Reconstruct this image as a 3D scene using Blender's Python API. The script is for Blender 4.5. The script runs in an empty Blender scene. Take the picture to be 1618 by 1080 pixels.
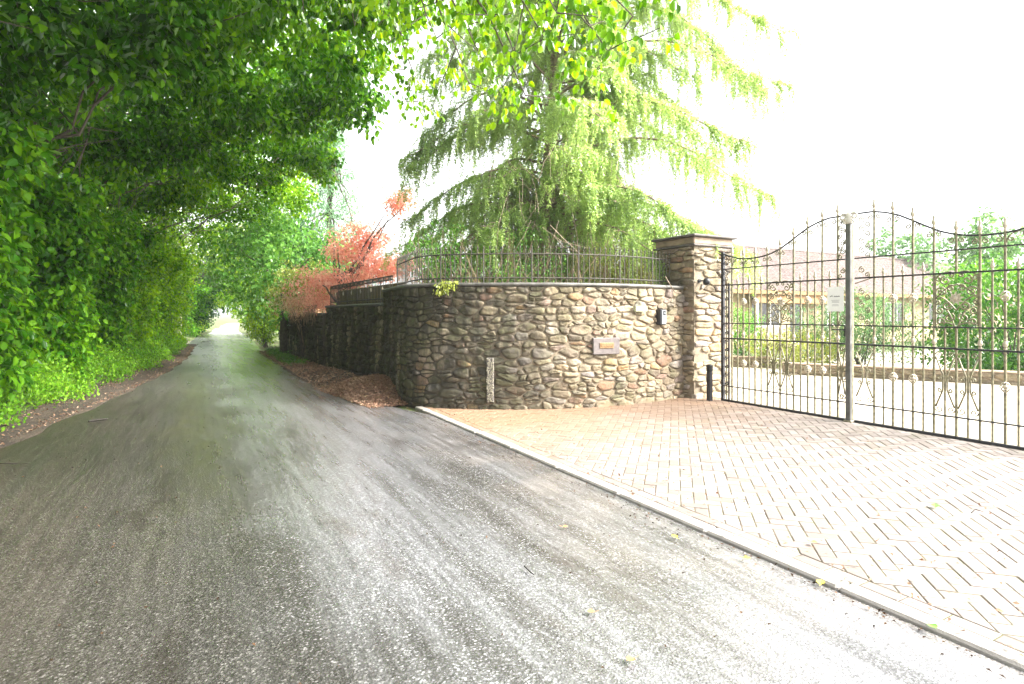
import bpy, math, random
import numpy as np
from mathutils import Vector, Matrix, noise
random.seed(7); rng = np.random.default_rng(11)
R = math.radians
scene = bpy.context.scene
COL = scene.collection

# ---------------------------------------------------------------- camera, sky, sun, exposure
cd = bpy.data.cameras.new('camera'); cam = bpy.data.objects.new('camera', cd); COL.objects.link(cam)
cam.location = (0, 0, 1.5); cam.rotation_euler = (R(90), 0, 0)
cd.sensor_width = 36; cd.lens = 20.02; cd.shift_y = -45/1618; cd.clip_start = 0.05; cd.clip_end = 3000
scene.camera = cam
SUN_EL, SUN_AZ = 40, 104          # azimuth: degrees clockwise from +Y
w = bpy.data.worlds.new('World'); scene.world = w; w.use_nodes = True
nt = w.node_tree; bg = nt.nodes['Background']
sky = nt.nodes.new('ShaderNodeTexSky'); sky.sky_type = 'NISHITA'; sky.sun_disc = False
sky.sun_elevation = R(SUN_EL); sky.sun_rotation = R(SUN_AZ); sky.air_density = 1.0; sky.dust_density = 4.0; sky.ozone_density = 1.0
hs = nt.nodes.new('ShaderNodeHueSaturation'); hs.inputs['Saturation'].default_value = 0.12
nt.links.new(sky.outputs[0], hs.inputs['Color']); nt.links.new(hs.outputs[0], bg.inputs['Color'])
bg.inputs['Strength'].default_value = 0.15
sl = bpy.data.lights.new('sun', 'SUN'); sl.energy = 3.0; sl.angle = R(18); sl.color = (1, .95, .86)
so = bpy.data.objects.new('sun', sl); COL.objects.link(so)
sd = Vector((math.sin(R(SUN_AZ))*math.cos(R(SUN_EL)), math.cos(R(SUN_AZ))*math.cos(R(SUN_EL)), math.sin(R(SUN_EL))))
so.rotation_euler = sd.to_track_quat('Z', 'Y').to_euler(); so.location = (10, -10, 20)
scene.view_settings.view_transform = 'Standard'; scene.view_settings.look = 'None'
scene.view_settings.gamma = 1; scene.view_settings.exposure = 2.4
scene.render.engine = 'CYCLES'
scene.cycles.max_bounces = 10; scene.cycles.transmission_bounces = 8; scene.cycles.diffuse_bounces = 6

# ---------------------------------------------------------------- helpers
U = Vector((-.485, .8746, 0)).normalized(); V = Vector((U.y, -U.x, 0))
def P(s, t, z=0.0): return Vector((s*U.x + t*V.x, s*U.y + t*V.y, z))
def tag(o, label=None, cat=None, group=None, kind=None):
    if label: o['label'] = label
    if cat: o['category'] = cat
    if group: o['group'] = group
    if kind: o['kind'] = kind
    return o
def empty(name, loc, rz=0, **k):
    o = bpy.data.objects.new(name, None); COL.objects.link(o); o.empty_display_size = .2
    o.location = loc; o.rotation_euler = (0, 0, rz); return tag(o, **k)
def link_mesh(name, me, parent=None):
    o = bpy.data.objects.new(name, me); COL.objects.link(o)
    if parent is not None: o.parent = parent
    return o
def copy_tree(o, parent=None):
    c = o.copy(); COL.objects.link(c)
    if parent is not None: c.parent = parent
    for ch in list(o.children): copy_tree(ch, c)
    return c
class MB:
    def __init__(s): s.v = []; s.f = []; s.m = []; s.mi = 0; s.uvn = None
    def add(s, vs, fs):
        b = len(s.v); s.v += [tuple(p) for p in vs]; s.f += [tuple(i+b for i in f) for f in fs]; s.m += [s.mi]*len(fs); return s
    def box(s, x0, y0, z0, x1, y1, z1, bev=0.0, M=None):
        if bev <= 0:
            vs = [Vector((x, y, z)) for z in (z0, z1) for y in (y0, y1) for x in (x0, x1)]
            fs = [(0,2,3,1),(4,5,7,6),(0,1,5,4),(2,6,7,3),(0,4,6,2),(1,3,7,5)]
        else:
            b = min(bev, (x1-x0)*.49, (y1-y0)*.49, (z1-z0)*.49); vs = []; 
            def ring(x0, y0, x1, y1, z, c): return [Vector(p) for p in ((x0+c,y0,z),(x1-c,y0,z),(x1,y0+c,z),(x1,y1-c,z),(x1-c,y1,z),(x0+c,y1,z),(x0,y1-c,z),(x0,y0+c,z))]
            vs = ring(x0+b,y0+b,x1-b,y1-b,z0,b*.3)+ring(x0,y0,x1,y1,z0+b,b)+ring(x0,y0,x1,y1,z1-b,b)+ring(x0+b,y0+b,x1-b,y1-b,z1,b*.3)
            fs = [tuple(range(7,-1,-1)), tuple(range(24,32))]
            for k in range(3):
                for i in range(8): j=(i+1)%8; fs.append((k*8+i,k*8+j,k*8+8+j,k*8+8+i))
        if M is not None: vs = [M @ v for v in vs]
        return s.add(vs, fs)
    def tube(s, pts, rad, n=6, cap=True, flat=1.0):
        pts = [Vector(p) for p in pts]
        if len(pts) < 2: return s
        if not hasattr(rad, '__len__'): rad = [rad]*len(pts)
        vs = []; fs = []; up = None
        for i, p in enumerate(pts):
            d = (pts[min(i+1, len(pts)-1)] - pts[max(i-1, 0)])
            if d.length < 1e-9: d = Vector((0,0,1))
            d.normalize()
            if up is None: up = Vector((0,0,1)) if abs(d.z) < .9 else Vector((0,1,0))
            a = d.cross(up)
            if a.length < 1e-6: a = d.cross(Vector((1,0,0)))
            a.normalize(); b = a.cross(d).normalized(); up = b
            for k in range(n):
                t = 2*math.pi*k/n; vs.append(p + a*math.cos(t)*rad[i]*flat + b*math.sin(t)*rad[i])
        for i in range(len(pts)-1):
            for k in range(n):
                j = (k+1)%n; fs.append((i*n+k, i*n+j, (i+1)*n+j, (i+1)*n+k))
        if cap: fs.append(tuple(range(n-1,-1,-1))); fs.append(tuple((len(pts)-1)*n+k for k in range(n)))
        return s.add(vs, fs)
    def lathe(s, prof, c=(0,0,0), n=10, sx=1, sy=1):
        vs = []; fs = []; c = Vector(c)
        for r, z in prof:
            for k in range(n):
                t = 2*math.pi*k/n; vs.append(c+Vector((r*sx*math.cos(t), r*sy*math.sin(t), z)))
        for i in range(len(prof)-1):
            for k in range(n):
                j=(k+1)%n; fs.append((i*n+k,i*n+j,(i+1)*n+j,(i+1)*n+k))
        fs.append(tuple(range(n-1,-1,-1))); fs.append(tuple((len(prof)-1)*n+k for k in range(n)))
        return s.add(vs, fs)
    def mesh(s, name, mats, smooth=False):
        me = bpy.data.meshes.new(name); me.from_pydata(s.v, [], s.f)
        for m in (mats if isinstance(mats, (list, tuple)) else [mats]): me.materials.append(m)
        if isinstance(mats, (list, tuple)): me.polygons.foreach_set('material_index', s.m)
        if smooth: me.polygons.foreach_set('use_smooth', [True]*len(me.polygons))
        me.update(); return me
    def build(s, name, mats, parent=None, smooth=False): return link_mesh(name, s.mesh(name, mats, smooth), parent)

# ---------------------------------------------------------------- materials
def newmat(name):
    m = bpy.data.materials.new(name); m.use_nodes = True; return m, m.node_tree, m.node_tree.nodes['Principled BSDF']
class NB:
    """tiny node builder"""
    def __init__(s, nt): s.nt = nt
    def n(s, typ, ins=None, **props):
        nd = s.nt.nodes.new(typ)
        for k, v in props.items(): setattr(nd, k, v)
        for k, v in (ins or {}).items():
            if hasattr(v, 'is_output') or isinstance(v, bpy.types.NodeSocket): s.nt.links.new(v, nd.inputs[k])
            else: nd.inputs[k].default_value = v
        return nd
    def pos(s): return s.n('ShaderNodeNewGeometry').outputs['Position']
    def obj(s): return s.n('ShaderNodeTexCoord').outputs['Object']
    def noise(s, vec, scale, detail=3, rough=.55, out='Fac'): return s.n('ShaderNodeTexNoise', {'Vector': vec, 'Scale': scale, 'Detail': detail, 'Roughness': rough}).outputs[out]
    def ramp(s, fac, stops):
        r = s.n('ShaderNodeValToRGB', {'Fac': fac}); e = r.color_ramp.elements
        while len(e) < len(stops): e.new(.5)
        for i, (p, c) in enumerate(stops):
            e[i].position = p; e[i].color = (c, c, c, 1) if not hasattr(c, '__len__') else (*c, 1)
        return r.outputs['Color']
    def mix(s, fac, a, b, blend='MIX'):
        m = s.n('ShaderNodeMix', data_type='RGBA', blend_type=blend)
        for i, v in ((0, fac), (6, a), (7, b)):
            if isinstance(v, bpy.types.NodeSocket): s.nt.links.new(v, m.inputs[i])
            else: m.inputs[i].default_value = v if i == 0 else ((*v, 1) if len(v) == 3 else v)
        return m.outputs[2]
    def math(s, op, a, b=0.0, clamp=False):
        m = s.n('ShaderNodeMath', operation=op, use_clamp=clamp)
        for i, v in ((0, a), (1, b)):
            if isinstance(v, bpy.types.NodeSocket): s.nt.links.new(v, m.inputs[i])
            else: m.inputs[i].default_value = v
        return m.outputs[0]
    def map(s, v, a, b, c=0.0, d=1.0): return s.n('ShaderNodeMapRange', {0: v, 1: a, 2: b, 3: c, 4: d}).outputs[0]
    def sep(s, v): o = s.n('ShaderNodeSeparateXYZ', {0: v}).outputs; return o[0], o[1], o[2]
    def st(s):
        """road coordinates of the shading point"""
        p = s.pos(); out = []
        for ax in (U, V):
            out.append(s.n('ShaderNodeVectorMath', {0: p, 1: tuple(ax)}, operation='DOT_PRODUCT').outputs['Value'])
        return out
    def bump(s, h, strength=.5, dist=.02, normal=None):
        i = {'Height': h, 'Strength': strength, 'Distance': dist}
        if normal is not None: i['Normal'] = normal
        return s.n('ShaderNodeBump', i).outputs[0]
    def attr(s, name): return s.n('ShaderNodeAttribute', attribute_name=name).outputs['Fac']
    def link(s, a, b): s.nt.links.new(a, b)

def simple(name, col, rough=.6, metal=0, var=.25, scale=8, bump=.3, bscale=60, bdist=.003, spec=.5):
    m, nt_, b = newmat(name); k = NB(nt_); p = k.obj()
    n1 = k.noise(p, scale, 5)
    c = k.mix(k.ramp(n1, [(.3, 0), (.7, 1)]), tuple(x*(1-var) for x in col), tuple(min(1, x*(1+var)) for x in col))
    k.link(c, b.inputs['Base Color']); b.inputs['Roughness'].default_value = rough; b.inputs['Metallic'].default_value = metal
    b.inputs['Specular IOR Level'].default_value = spec
    k.link(k.bump(k.noise(p, bscale, 4), bump, bdist), b.inputs['Normal']); return m

def foliage(name, dark, mid, light, trans=.5, tcol=None, gloss=.12, nscale=.7):
    m = bpy.data.materials.new(name); m.use_nodes = True; nt_ = m.node_tree; nt_.nodes.clear(); k = NB(nt_)
    r = k.attr('rnd'); n1 = k.noise(k.pos(), nscale, 2)
    f = k.math('ADD', k.math('MULTIPLY', r, .65), k.math('MULTIPLY', k.ramp(n1, [(.3, 0), (.7, 1)]), .4))
    c = k.ramp(f, [(.05, dark), (.5, mid), (.98, light)])
    tc = k.mix(1.0, c, tcol or (2.4, 2.2, 1.0), 'MULTIPLY')
    d = k.n('ShaderNodeBsdfDiffuse', {'Color': c}).outputs[0]; t = k.n('ShaderNodeBsdfTranslucent', {'Color': tc}).outputs[0]
    g = k.n('ShaderNodeBsdfGlossy', {'Color': (.9, .95, .9, 1), 'Roughness': .38}).outputs[0]
    s1 = k.n('ShaderNodeMixShader', {0: trans, 1: d, 2: t}).outputs[0]
    fr = k.n('ShaderNodeFresnel', {'IOR': 1.35}).outputs[0]
    s2 = k.n('ShaderNodeMixShader', {0: k.math('MULTIPLY', fr, gloss*2.5, True), 1: s1, 2: g}).outputs[0]
    o = k.n('ShaderNodeOutputMaterial'); k.link(s2, o.inputs['Surface']); return m

M = {}
M['leaf'] = foliage('hazel_leaf', (.006, .035, .002), (.045, .165, .006), (.19, .40, .014), .48, (2.6, 2.1, .6))
M['leaf_lime'] = foliage('lime_leaf', (.03, .10, .004), (.13, .27, .010), (.32, .48, .016), .55, (2.8, 2.1, .6))
M['leaf_mid'] = foliage('maple_green_leaf', (.014, .06, .003), (.09, .23, .008), (.28, .46, .014), .5, (2.6, 2.1, .6))
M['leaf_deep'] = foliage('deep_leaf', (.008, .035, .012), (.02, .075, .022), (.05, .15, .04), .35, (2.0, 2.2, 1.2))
M['verge'] = foliage('verge_leaf', (.05, .15, .010), (.13, .30, .02), (.30, .50, .05), .45, (2.0, 1.9, .9))
M['needle'] = foliage('larch_needle', (.16, .25, .09), (.34, .47, .16), (.56, .68, .26), .6, (1.5, 1.45, 1.2), .05, .5)
M['needle_b'] = foliage('cedar_needle', (.10, .19, .11), (.18, .32, .18), (.28, .44, .25), .45, (1.6, 1.6, 1.4), .05, .5)
M['maple'] = foliage('maple_leaf', (.46, .18, .14), (.66, .36, .30), (.74, .55, .42), .62, (1.5, 1.3, 1.2), .06, 1.0)
M['maple_pale'] = foliage('maple_pale_leaf', (.42, .20, .15), (.62, .38, .28), (.62, .56, .36), .4, (1.5, 1.4, 1.2), .06, 1.2)
M['shrub'] = foliage('shrub_leaf', (.04, .12, .02), (.09, .23, .04), (.20, .38, .07), .45, (1.8, 1.7, 1.0))
M['laurel'] = foliage('laurel_leaf', (.02, .08, .015), (.06, .19, .03), (.18, .36, .05), .4, (1.8, 1.7, .9))
M['shrub_y'] = foliage('golden_shrub_leaf', (.13, .17, .03), (.27, .32, .06), (.42, .46, .11), .45, (1.5, 1.4, 1.0))
M['shrub_blue'] = foliage('blue_shrub_leaf', (.05, .12, .05), (.11, .22, .09), (.20, .33, .13), .45, (1.6, 1.6, 1.2))
M['dead'] = foliage('dead_leaf', (.12, .06, .04), (.32, .19, .13), (.58, .42, .30), .15, (1.2, 1.1, 1.0), .05)
M['dead_dark'] = foliage('sodden_leaf', (.012, .009, .007), (.04, .025, .016), (.16, .09, .05), .1, (1.2, 1.1, 1.0), .05)
M['bark'] = simple('bark', (.085, .070, .055), .85, var=.45, scale=12, bump=.9, bscale=30, bdist=.02)
M['bark_pale'] = simple('pale_bark', (.26, .20, .15), .85, var=.35, scale=12, bump=.9, bscale=30, bdist=.02)
M['twig'] = simple('dry_twig', (.30, .21, .14), .8, var=.4)
M['iron'] = simple('weathered_iron', (.19, .172, .105), .5, .25, var=.55, scale=22, bump=.5, bscale=120, bdist=.002)
M['iron_dark'] = simple('black_iron', (.030, .030, .034), .42, .3, var=.4, scale=30, bump=.4, bscale=90, bdist=.002)
M['gilt'] = simple('faded_gilt', (.46, .41, .32), .45, .3, var=.35, scale=60, bump=.4, bscale=150, bdist=.002)
M['iron_rail'] = simple('rail_iron', (.05, .045, .035), .6, .2, var=.5, scale=30, bump=.5, bscale=100, bdist=.002)
M['black_plastic'] = simple('black_plastic', (.012, .013, .016), .35, var=.1)
M['grey_metal'] = simple('brushed_grey', (.42, .44, .46), .35, .6, var=.08)
M['white'] = simple('white_sheet', (.80, .80, .80), .5, var=.03)
M['ink'] = simple('grey_ink', (.30, .31, .34), .6, var=.05)
M['ink_dark'] = simple('dark_ink', (.05, .05, .07), .6, var=.05)
M['brass'] = simple('tarnished_brass', (.26, .16, .08), .4, .5, var=.35, scale=40)
M['plate'] = simple('mauve_stone_plate', (.13, .11, .105), .6, var=.25, scale=20, bump=.5, bscale=80)
M['plaque'] = simple('lichen_plaque', (.34, .35, .24), .8, var=.25, scale=30, bump=.6, bscale=90)
M['timber'] = simple('olive_timber', (.19, .145, .04), .8, var=.4, scale=5, bump=.5, bscale=40)
M['coping'] = simple('coping_slate', (.085, .08, .072), .5, var=.6, scale=6, bump=.8, bscale=40, bdist=.008)
M['capstone'] = simple('cap_sandstone', (.27, .20, .14), .8, var=.3, scale=6, bump=.7, bscale=50, bdist=.008)
M['capdark'] = simple('cap_dark_stone', (.09, .08, .075), .7, var=.3, scale=8, bump=.7, bscale=50, bdist=.006)
M['cream'] = simple('cream_stone', (.33, .26, .15), .9, var=.2, scale=3, bump=.6, bscale=20, bdist=.01)
M['render'] = simple('cream_render', (.62, .55, .42), .9, var=.08, scale=3)
M['brownwood'] = simple('brown_timber', (.24, .13, .045), .7, var=.3, scale=5)
M['terracotta'] = simple('brown_brick', (.30, .17, .12), .9, var=.3, scale=4, bump=.6, bscale=20, bdist=.01)
M['kerb'] = simple('concrete_kerb', (.25, .23, .21), .75, var=.22, scale=9, bump=.8, bscale=140, bdist=.004)
M['dirt'] = simple('dark_soil', (.055, .040, .028), .95, var=.5, scale=5, bump=1, bscale=25, bdist=.03)

# glass
m, n_, b = newmat('window_glass'); b.inputs['Base Color'].default_value = (.05, .05, .05, 1); b.inputs['Roughness'].default_value = .06; M['glass'] = m

# asphalt
m, n_, b = newmat('wet_asphalt'); k = NB(n_); p = k.pos(); s_, t_ = k.st()
st = k.n('ShaderNodeCombineXYZ', {0: k.math('MULTIPLY', s_, .10), 1: t_, 2: 0.0}).outputs[0]     # streaks along the road
streak = k.noise(st, 3.4, 6, .65); big = k.noise(p, .9, 4)
vor = k.n('ShaderNodeTexVoronoi', {'Vector': p, 'Scale': 85.0, 'Randomness': 1.0}); agg = vor.outputs['Distance']
vc = k.n('ShaderNodeSeparateColor', {0: vor.outputs['Color']}).outputs[0]
c = k.ramp(vc, [(0, (.018, .017, .016)), (.55, (.042, .040, .038)), (.85, (.09, .085, .08)), (1, (.20, .19, .18))])
c = k.mix(k.ramp(agg, [(.35, 0), (.6, .75)]), c, (.03, .027, .024))
c = k.mix(k.map(streak, .38, .62), c, k.mix(.5, c, (.055, .052, .05)))
gm = k.math('MULTIPLY', k.ramp(k.math('ABSOLUTE', k.math('ADD', k.math('ADD', t_, k.math('MULTIPLY', k.math('SUBTRACT', streak, .5), 1.4)), k.math('MULTIPLY', k.math('SUBTRACT', big, .5), .7))), [(.05, 1), (.48, 0)]), k.math('MULTIPLY', k.map(s_, 3.0, 7.0), k.map(s_, 24, 16)))
c = k.mix(k.math('MULTIPLY', gm, k.map(k.noise(p, 5, 4), .35, .62, .25, .85)), c, (.046, .048, .018))      # moss film on the crown
lb = k.math('MULTIPLY', k.map(t_, .1, -1.9), k.map(streak, .35, .6, .35, .95))
c = k.mix(lb, c, k.mix(.7, c, (.050, .030, .016)))             # mud on the left
rb = k.math('MULTIPLY', k.map(t_, 1.7, 2.9), k.map(k.noise(p, 1.6, 4), .4, .65, 0, .45))
c = k.mix(rb, c, (.12, .098, .08))                              # silt by the kerb
patch = k.ramp(k.noise(k.n('ShaderNodeCombineXYZ', {0: k.math('MULTIPLY', s_, .35), 1: t_, 2: 0.0}).outputs[0], 1.6, 6, .7), [(.55, 0), (.66, .7)])
c = k.mix(patch, c, (.022, .017, .014))
fine = k.n('ShaderNodeCombineXYZ', {0: k.math('MULTIPLY', s_, .06), 1: t_, 2: 0.0}).outputs[0]
c = k.mix(k.map(k.noise(fine, 16, 4, .7), .40, .66, 0, .5), c, (.012, .010, .009))                       # fine lengthwise tyre lines
c = k.mix(k.map(k.noise(p, 38, 5, .8), .53, .62, 0, .75), c, k.mix(1.0, c, (.28, .26, .25), 'MULTIPLY'))    # dark pits between chippings
c = k.mix(k.map(k.noise(p, 75, 3, .8), .60, .70, 0, .7), c, (.24, .23, .22))                               # exposed pale chips
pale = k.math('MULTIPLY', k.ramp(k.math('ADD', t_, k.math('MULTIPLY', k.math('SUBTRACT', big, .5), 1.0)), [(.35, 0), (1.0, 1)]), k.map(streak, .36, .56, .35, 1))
pale = k.math('MAXIMUM', pale, k.math('MULTIPLY', k.map(s_, 11, 19), k.map(streak, .36, .56, .5, 1)))  # far end goes paler too: glare on the lane put into the colour
c = k.mix(k.math('MULTIPLY', pale, .8), c, k.mix(1.0, c, (3.9, 4.2, 4.75), 'MULTIPLY'))     # wet sheen on the open side, painted into the colour
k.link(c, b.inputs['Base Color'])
rr = k.math('ADD', k.map(streak, .3, .7, .22, .34), k.math('MULTIPLY', k.map(t_, .4, -1.6), .14))
k.link(rr, b.inputs['Roughness']); b.inputs['Specular IOR Level'].default_value = .8
b1 = k.bump(k.noise(p, 60, 6, .75), .45, .010)
b2 = k.bump(agg, .55, .006, b1); k.link(b2, b.inputs['Normal']); M['asphalt'] = m
wet = k.math('MULTIPLY', k.ramp(k.math('ADD', t_, k.math('MULTIPLY', k.math('SUBTRACT', big, .5), 1.2)), [(0, 0), (.45, .25), (.8, 1)]), k.map(streak, .34, .5, .35, 1))
k.link(wet, b.inputs['Coat Weight']); b.inputs['Coat Roughness'].default_value = .2; b.inputs['Coat IOR'].default_value = 1.6
k.link(k.bump(k.noise(p, 70, 4, .6), .5, .006), b.inputs['Coat Normal'])

# block paving
m, n_, b = newmat('block_paving'); k = NB(n_); p = k.pos(); r = k.attr('rnd'); s_, t_ = k.st()
c = k.ramp(r, [(0, (.14, .115, .10)), (.5, (.19, .16, .145)), (1, (.26, .225, .21))])
c = k.mix(k.map(k.noise(p, 60, 4), .3, .75, 0, .45), c, (.22, .19, .17))
c = k.mix(k.map(k.noise(p, 2.4, 5), .52, .72, 0, .35), c, (.22, .20, .12))
near = k.math('ADD', k.math('ADD', s_, k.math('MULTIPLY', t_, -.12)), k.math('MULTIPLY', k.math('SUBTRACT', k.noise(p, .8, 4), .5), 2.5))
c = k.mix(k.map(near, 3.9, 6.4, 0, .85), c, (.21, .125, .07))   # sandy silt washed up against the wall
k.link(c, b.inputs['Base Color']); b.inputs['Roughness'].default_value = .68
k.link(k.bump(k.noise(p, 130, 4), .6, .004), b.inputs['Normal']); M['paver'] = m
m, n_, b = newmat('joint_sand'); k = NB(n_); p = k.pos(); s_, t_ = k.st()
c = k.mix(k.map(k.noise(p, 3, 4), .4, .62), (.09, .07, .05), (.085, .09, .035))
near = k.math('ADD', s_, k.math('MULTIPLY', k.math('SUBTRACT', k.noise(p, .8, 4), .5), 2.5))
c = k.mix(k.map(near, 3.9, 6.4, 0, .9), c, (.13, .08, .045))
k.link(c, b.inputs['Base Color']); b.inputs['Roughness'].default_value = .95; k.link(k.bump(k.noise(p, 90, 4), .8, .006), b.inputs['Normal']); M['joint'] = m
m, n_, b = newmat('pale_gravel'); k = NB(n_); p = k.pos()
c = k.mix(k.map(k.noise(p, 60, 4), .35, .65), (.30, .26, .21), (.46, .41, .34)); c = k.mix(k.map(k.noise(p, 1.2, 4), .5, .75, 0, .4), c, (.30, .26, .17))
k.link(c, b.inputs['Base Color']); b.inputs['Roughness'].default_value = .9; k.link(k.bump(k.noise(p, 80, 4), .8, .01), b.inputs['Normal']); M['gravel'] = m
m, n_, b = newmat('grassy_ground'); k = NB(n_); p = k.pos()
c = k.mix(k.map(k.noise(p, 6, 5), .35, .65), (.045, .075, .018), (.12, .16, .045)); c = k.mix(k.map(k.noise(p, .5, 4), .45, .6, 0, .7), c, (.10, .075, .045))
k.link(c, b.inputs['Base Color']); b.inputs['Roughness'].default_value = .95; k.link(k.bump(k.noise(p, 30, 5), 1, .04), b.inputs['Normal']); M['ground'] = m

# stone
def stone_mat(name, tones, moss, stain_lo, stain_hi, dark=.0):
    m, n_, b = newmat(name); k = NB(n_); p = k.pos(); r = k.attr('rnd')
    c = k.ramp(r, tones)
    c = k.mix(k.map(k.noise(p, 9, 6, .65), .35, .7, 0, .55), c, (.10, .08, .055))
    c = k.mix(k.map(k.noise(p, 26, 5, .7), .5, .75, 0, .5), c, (.40, .36, .28))
    x, y, z = k.sep(p); s_, t_ = k.st()
    mo = k.noise(p, 3.2, 5, .6)
    c = k.mix(k.math('MULTIPLY', k.map(mo, .45, .68, 0, 1), moss), c, (.085, .095, .025))
    zz = k.n('ShaderNodeCombineXYZ', {0: x, 1: y, 2: k.math('MULTIPLY', z, .18)}).outputs[0]
    run = k.noise(zz, 2.6, 6, .65)
    side = k.map(t_, stain_hi, stain_lo, 0, 1.35)                                  # algae-black drip stains
    st_ = k.math('MULTIPLY', side, k.map(run, .30, .52), True)
    top = k.math('MULTIPLY', k.map(z, 1.55, 1.93), k.map(run, .38, .62, 0, .85))
    st_ = k.math('MAXIMUM', k.math('MAXIMUM', st_, top), dark)
    c = k.mix(k.math('MULTIPLY', st_, .88), c, k.mix(k.map(mo, .4, .6), (.020, .020, .016), (.045, .045, .022)))
    k.link(c, b.inputs['Base Color']); b.inputs['Roughness'].default_value = .85; b.inputs['Specular IOR Level'].default_value = .35
    n1 = k.bump(k.noise(p, 18, 6, .65), .9, .022); k.link(k.bump(k.noise(p, 95, 5, .7), .7, .006, n1), b.inputs['Normal']); return m
TONES = [(a, tuple(min(.6, x*1.18) for x in c)) for a, c in [(0, (.13, .105, .08)), (.18, (.22, .17, .115)), (.4, (.285, .225, .15)), (.62, (.33, .27, .185)), (.78, (.27, .235, .215)), (.9, (.24, .13, .085)), (.94, (.36, .22, .10)), (1, (.36, .31, .24))]]
M['stone'] = stone_mat('rubble_stone', TONES, .45, 3.4, 6.0)
M['stone_dark'] = stone_mat('dark_rubble_stone', [(0, (.12, .09, .06)), (.5, (.36, .28, .17)), (1, (.56, .47, .32))], .3, 40, 80, .0)
M['stone_pillar'] = stone_mat('pillar_stone', [(a, tuple(min(1, x*1.0) for x in c)) for a, c in TONES], .25, -9, -8)
M['stone_low'] = stone_mat('low_wall_stone', [(0, (.20, .16, .10)), (1, (.34, .27, .18))], .5, -9, -8)
def mortar(name, lo, hi, dark):
    m, n_, b = newmat(name); k = NB(n_); p = k.pos(); s_, t_ = k.st()
    c = k.mix(k.map(k.noise(p, 12, 5), .3, .7), (.20, .16, .11), (.34, .28, .20))
    c = k.mix(k.math('MAXIMUM', k.map(t_, hi, lo, 0, .93), dark), c, (.022, .020, .014))
    k.link(c, b.inputs['Base Color']); b.inputs['Roughness'].default_value = .95; k.link(k.bump(k.noise(p, 60, 5), 1, .012), b.inputs['Normal']); return m
M['mortar'] = mortar('lime_mortar', 3.1, 5.2, .0); M['mortar_dark'] = mortar('dark_mortar', -9, -8, .75); M['mortar_pillar'] = mortar('pillar_mortar', -9, -8, .25)
# roof tiles
m, n_, b = newmat('roof_tile'); k = NB(n_); p = k.pos()
c = k.mix(k.map(k.noise(p, 4, 4), .35, .65), (.085, .06, .055), (.16, .12, .11)); c = k.mix(k.map(k.noise(p, .6, 4), .5, .7, 0, .5), c, (.12, .11, .085))
k.link(c, b.inputs['Base Color']); b.inputs['Roughness'].default_value = .85; M['tile'] = m
# ---------------------------------------------------------------- foliage cards
LEAF6 = (np.array([(0,0,0),(-.40,.28,.07),(-.36,.66,.06),(0,1,-.06),(.36,.66,.06),(.40,.28,.07)]), [(0,3,2,1),(0,5,4,3)])
LEAF4 = (np.array([(0,0,0),(-.5,.45,.08),(0,1,-.04),(.5,.45,.08)]), [(0,2,1),(0,3,2)])
NEEDLE = (np.array([(-.5,0,0),(.5,0,0),(0,1,0)]), [(0,1,2)])
def unit(a): return a/np.maximum(np.linalg.norm(a, axis=1, keepdims=True), 1e-9)
def cards(name, pos, nrm, axis, length, width, mat, parent=None, shape=LEAF4, origin=(0,0,0), rnd=None):
    """one mesh of many small folded leaves; pos = leaf base, axis = direction to the tip"""
    T, F = shape; N = len(pos); axis = unit(axis); side = unit(np.cross(axis, nrm)); n2 = np.cross(side, axis)
    L = np.broadcast_to(length, (N,))[:, None, None]; W = np.broadcast_to(width, (N,))[:, None, None]
    v = (pos - np.array(origin))[:, None, :] + side[:, None, :]*T[None, :, 0:1]*W + axis[:, None, :]*T[None, :, 1:2]*L + n2[:, None, :]*T[None, :, 2:3]*L*1.6
    k = len(T); me = bpy.data.meshes.new(name); me.vertices.add(N*k); me.vertices.foreach_set('co', v.reshape(-1).astype(np.float32))
    fl = np.array([i for f in F for i in f]); sizes = np.array([len(f) for f in F])
    loops = (np.arange(N)[:, None]*k + fl[None]).reshape(-1); tot = np.tile(sizes, N); start = np.concatenate(([0], np.cumsum(tot)[:-1]))
    me.loops.add(len(loops)); me.loops.foreach_set('vertex_index', loops.astype(np.int32))
    me.polygons.add(len(tot)); me.polygons.foreach_set('loop_start', start.astype(np.int32)); me.polygons.foreach_set('loop_total', tot.astype(np.int32))
    me.update(calc_edges=True); me.materials.append(mat)
    a = me.attributes.new('rnd', 'FLOAT', 'FACE'); rr = rng.random(N) if rnd is None else rnd
    a.data.foreach_set('value', np.repeat(rr, len(F)).astype(np.float32))
    return link_mesh(name, me, parent)
def sprays(cent, n, rad, flat=.55, up=.8, out=None, droop=.25):
    """leaf positions/normals/axes clustered round each centre"""
    C = len(cent); q = unit(rng.normal(size=(C*n, 3)))*(rng.random((C*n, 1))**.5)*np.repeat(np.broadcast_to(rad, (C,)), n)[:, None]
    q[:, 2] *= flat
    tilt = np.repeat(rng.normal(0, .35, (C, 2)), n, axis=0); q[:, 2] += q[:, 0]*tilt[:, 0] + q[:, 1]*tilt[:, 1]
    pos = np.repeat(cent, n, axis=0) + q
    nr = rng.normal(0, .55, (C*n, 3)); nr[:, 2] += up
    if out is not None: nr += np.repeat(np.broadcast_to(out, (C, 3)), n, axis=0)*.7
    nr = unit(nr); ax = unit(q + rng.normal(0, .15, q.shape)*1.2 + np.array((0, 0, -droop)))
    return pos, nr, ax
def ST(s, t, z): s = np.asarray(s, float); return np.stack([s*U.x+np.asarray(t)*V.x, s*U.y+np.asarray(t)*V.y, np.broadcast_to(z, s.shape)], 1)
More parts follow.
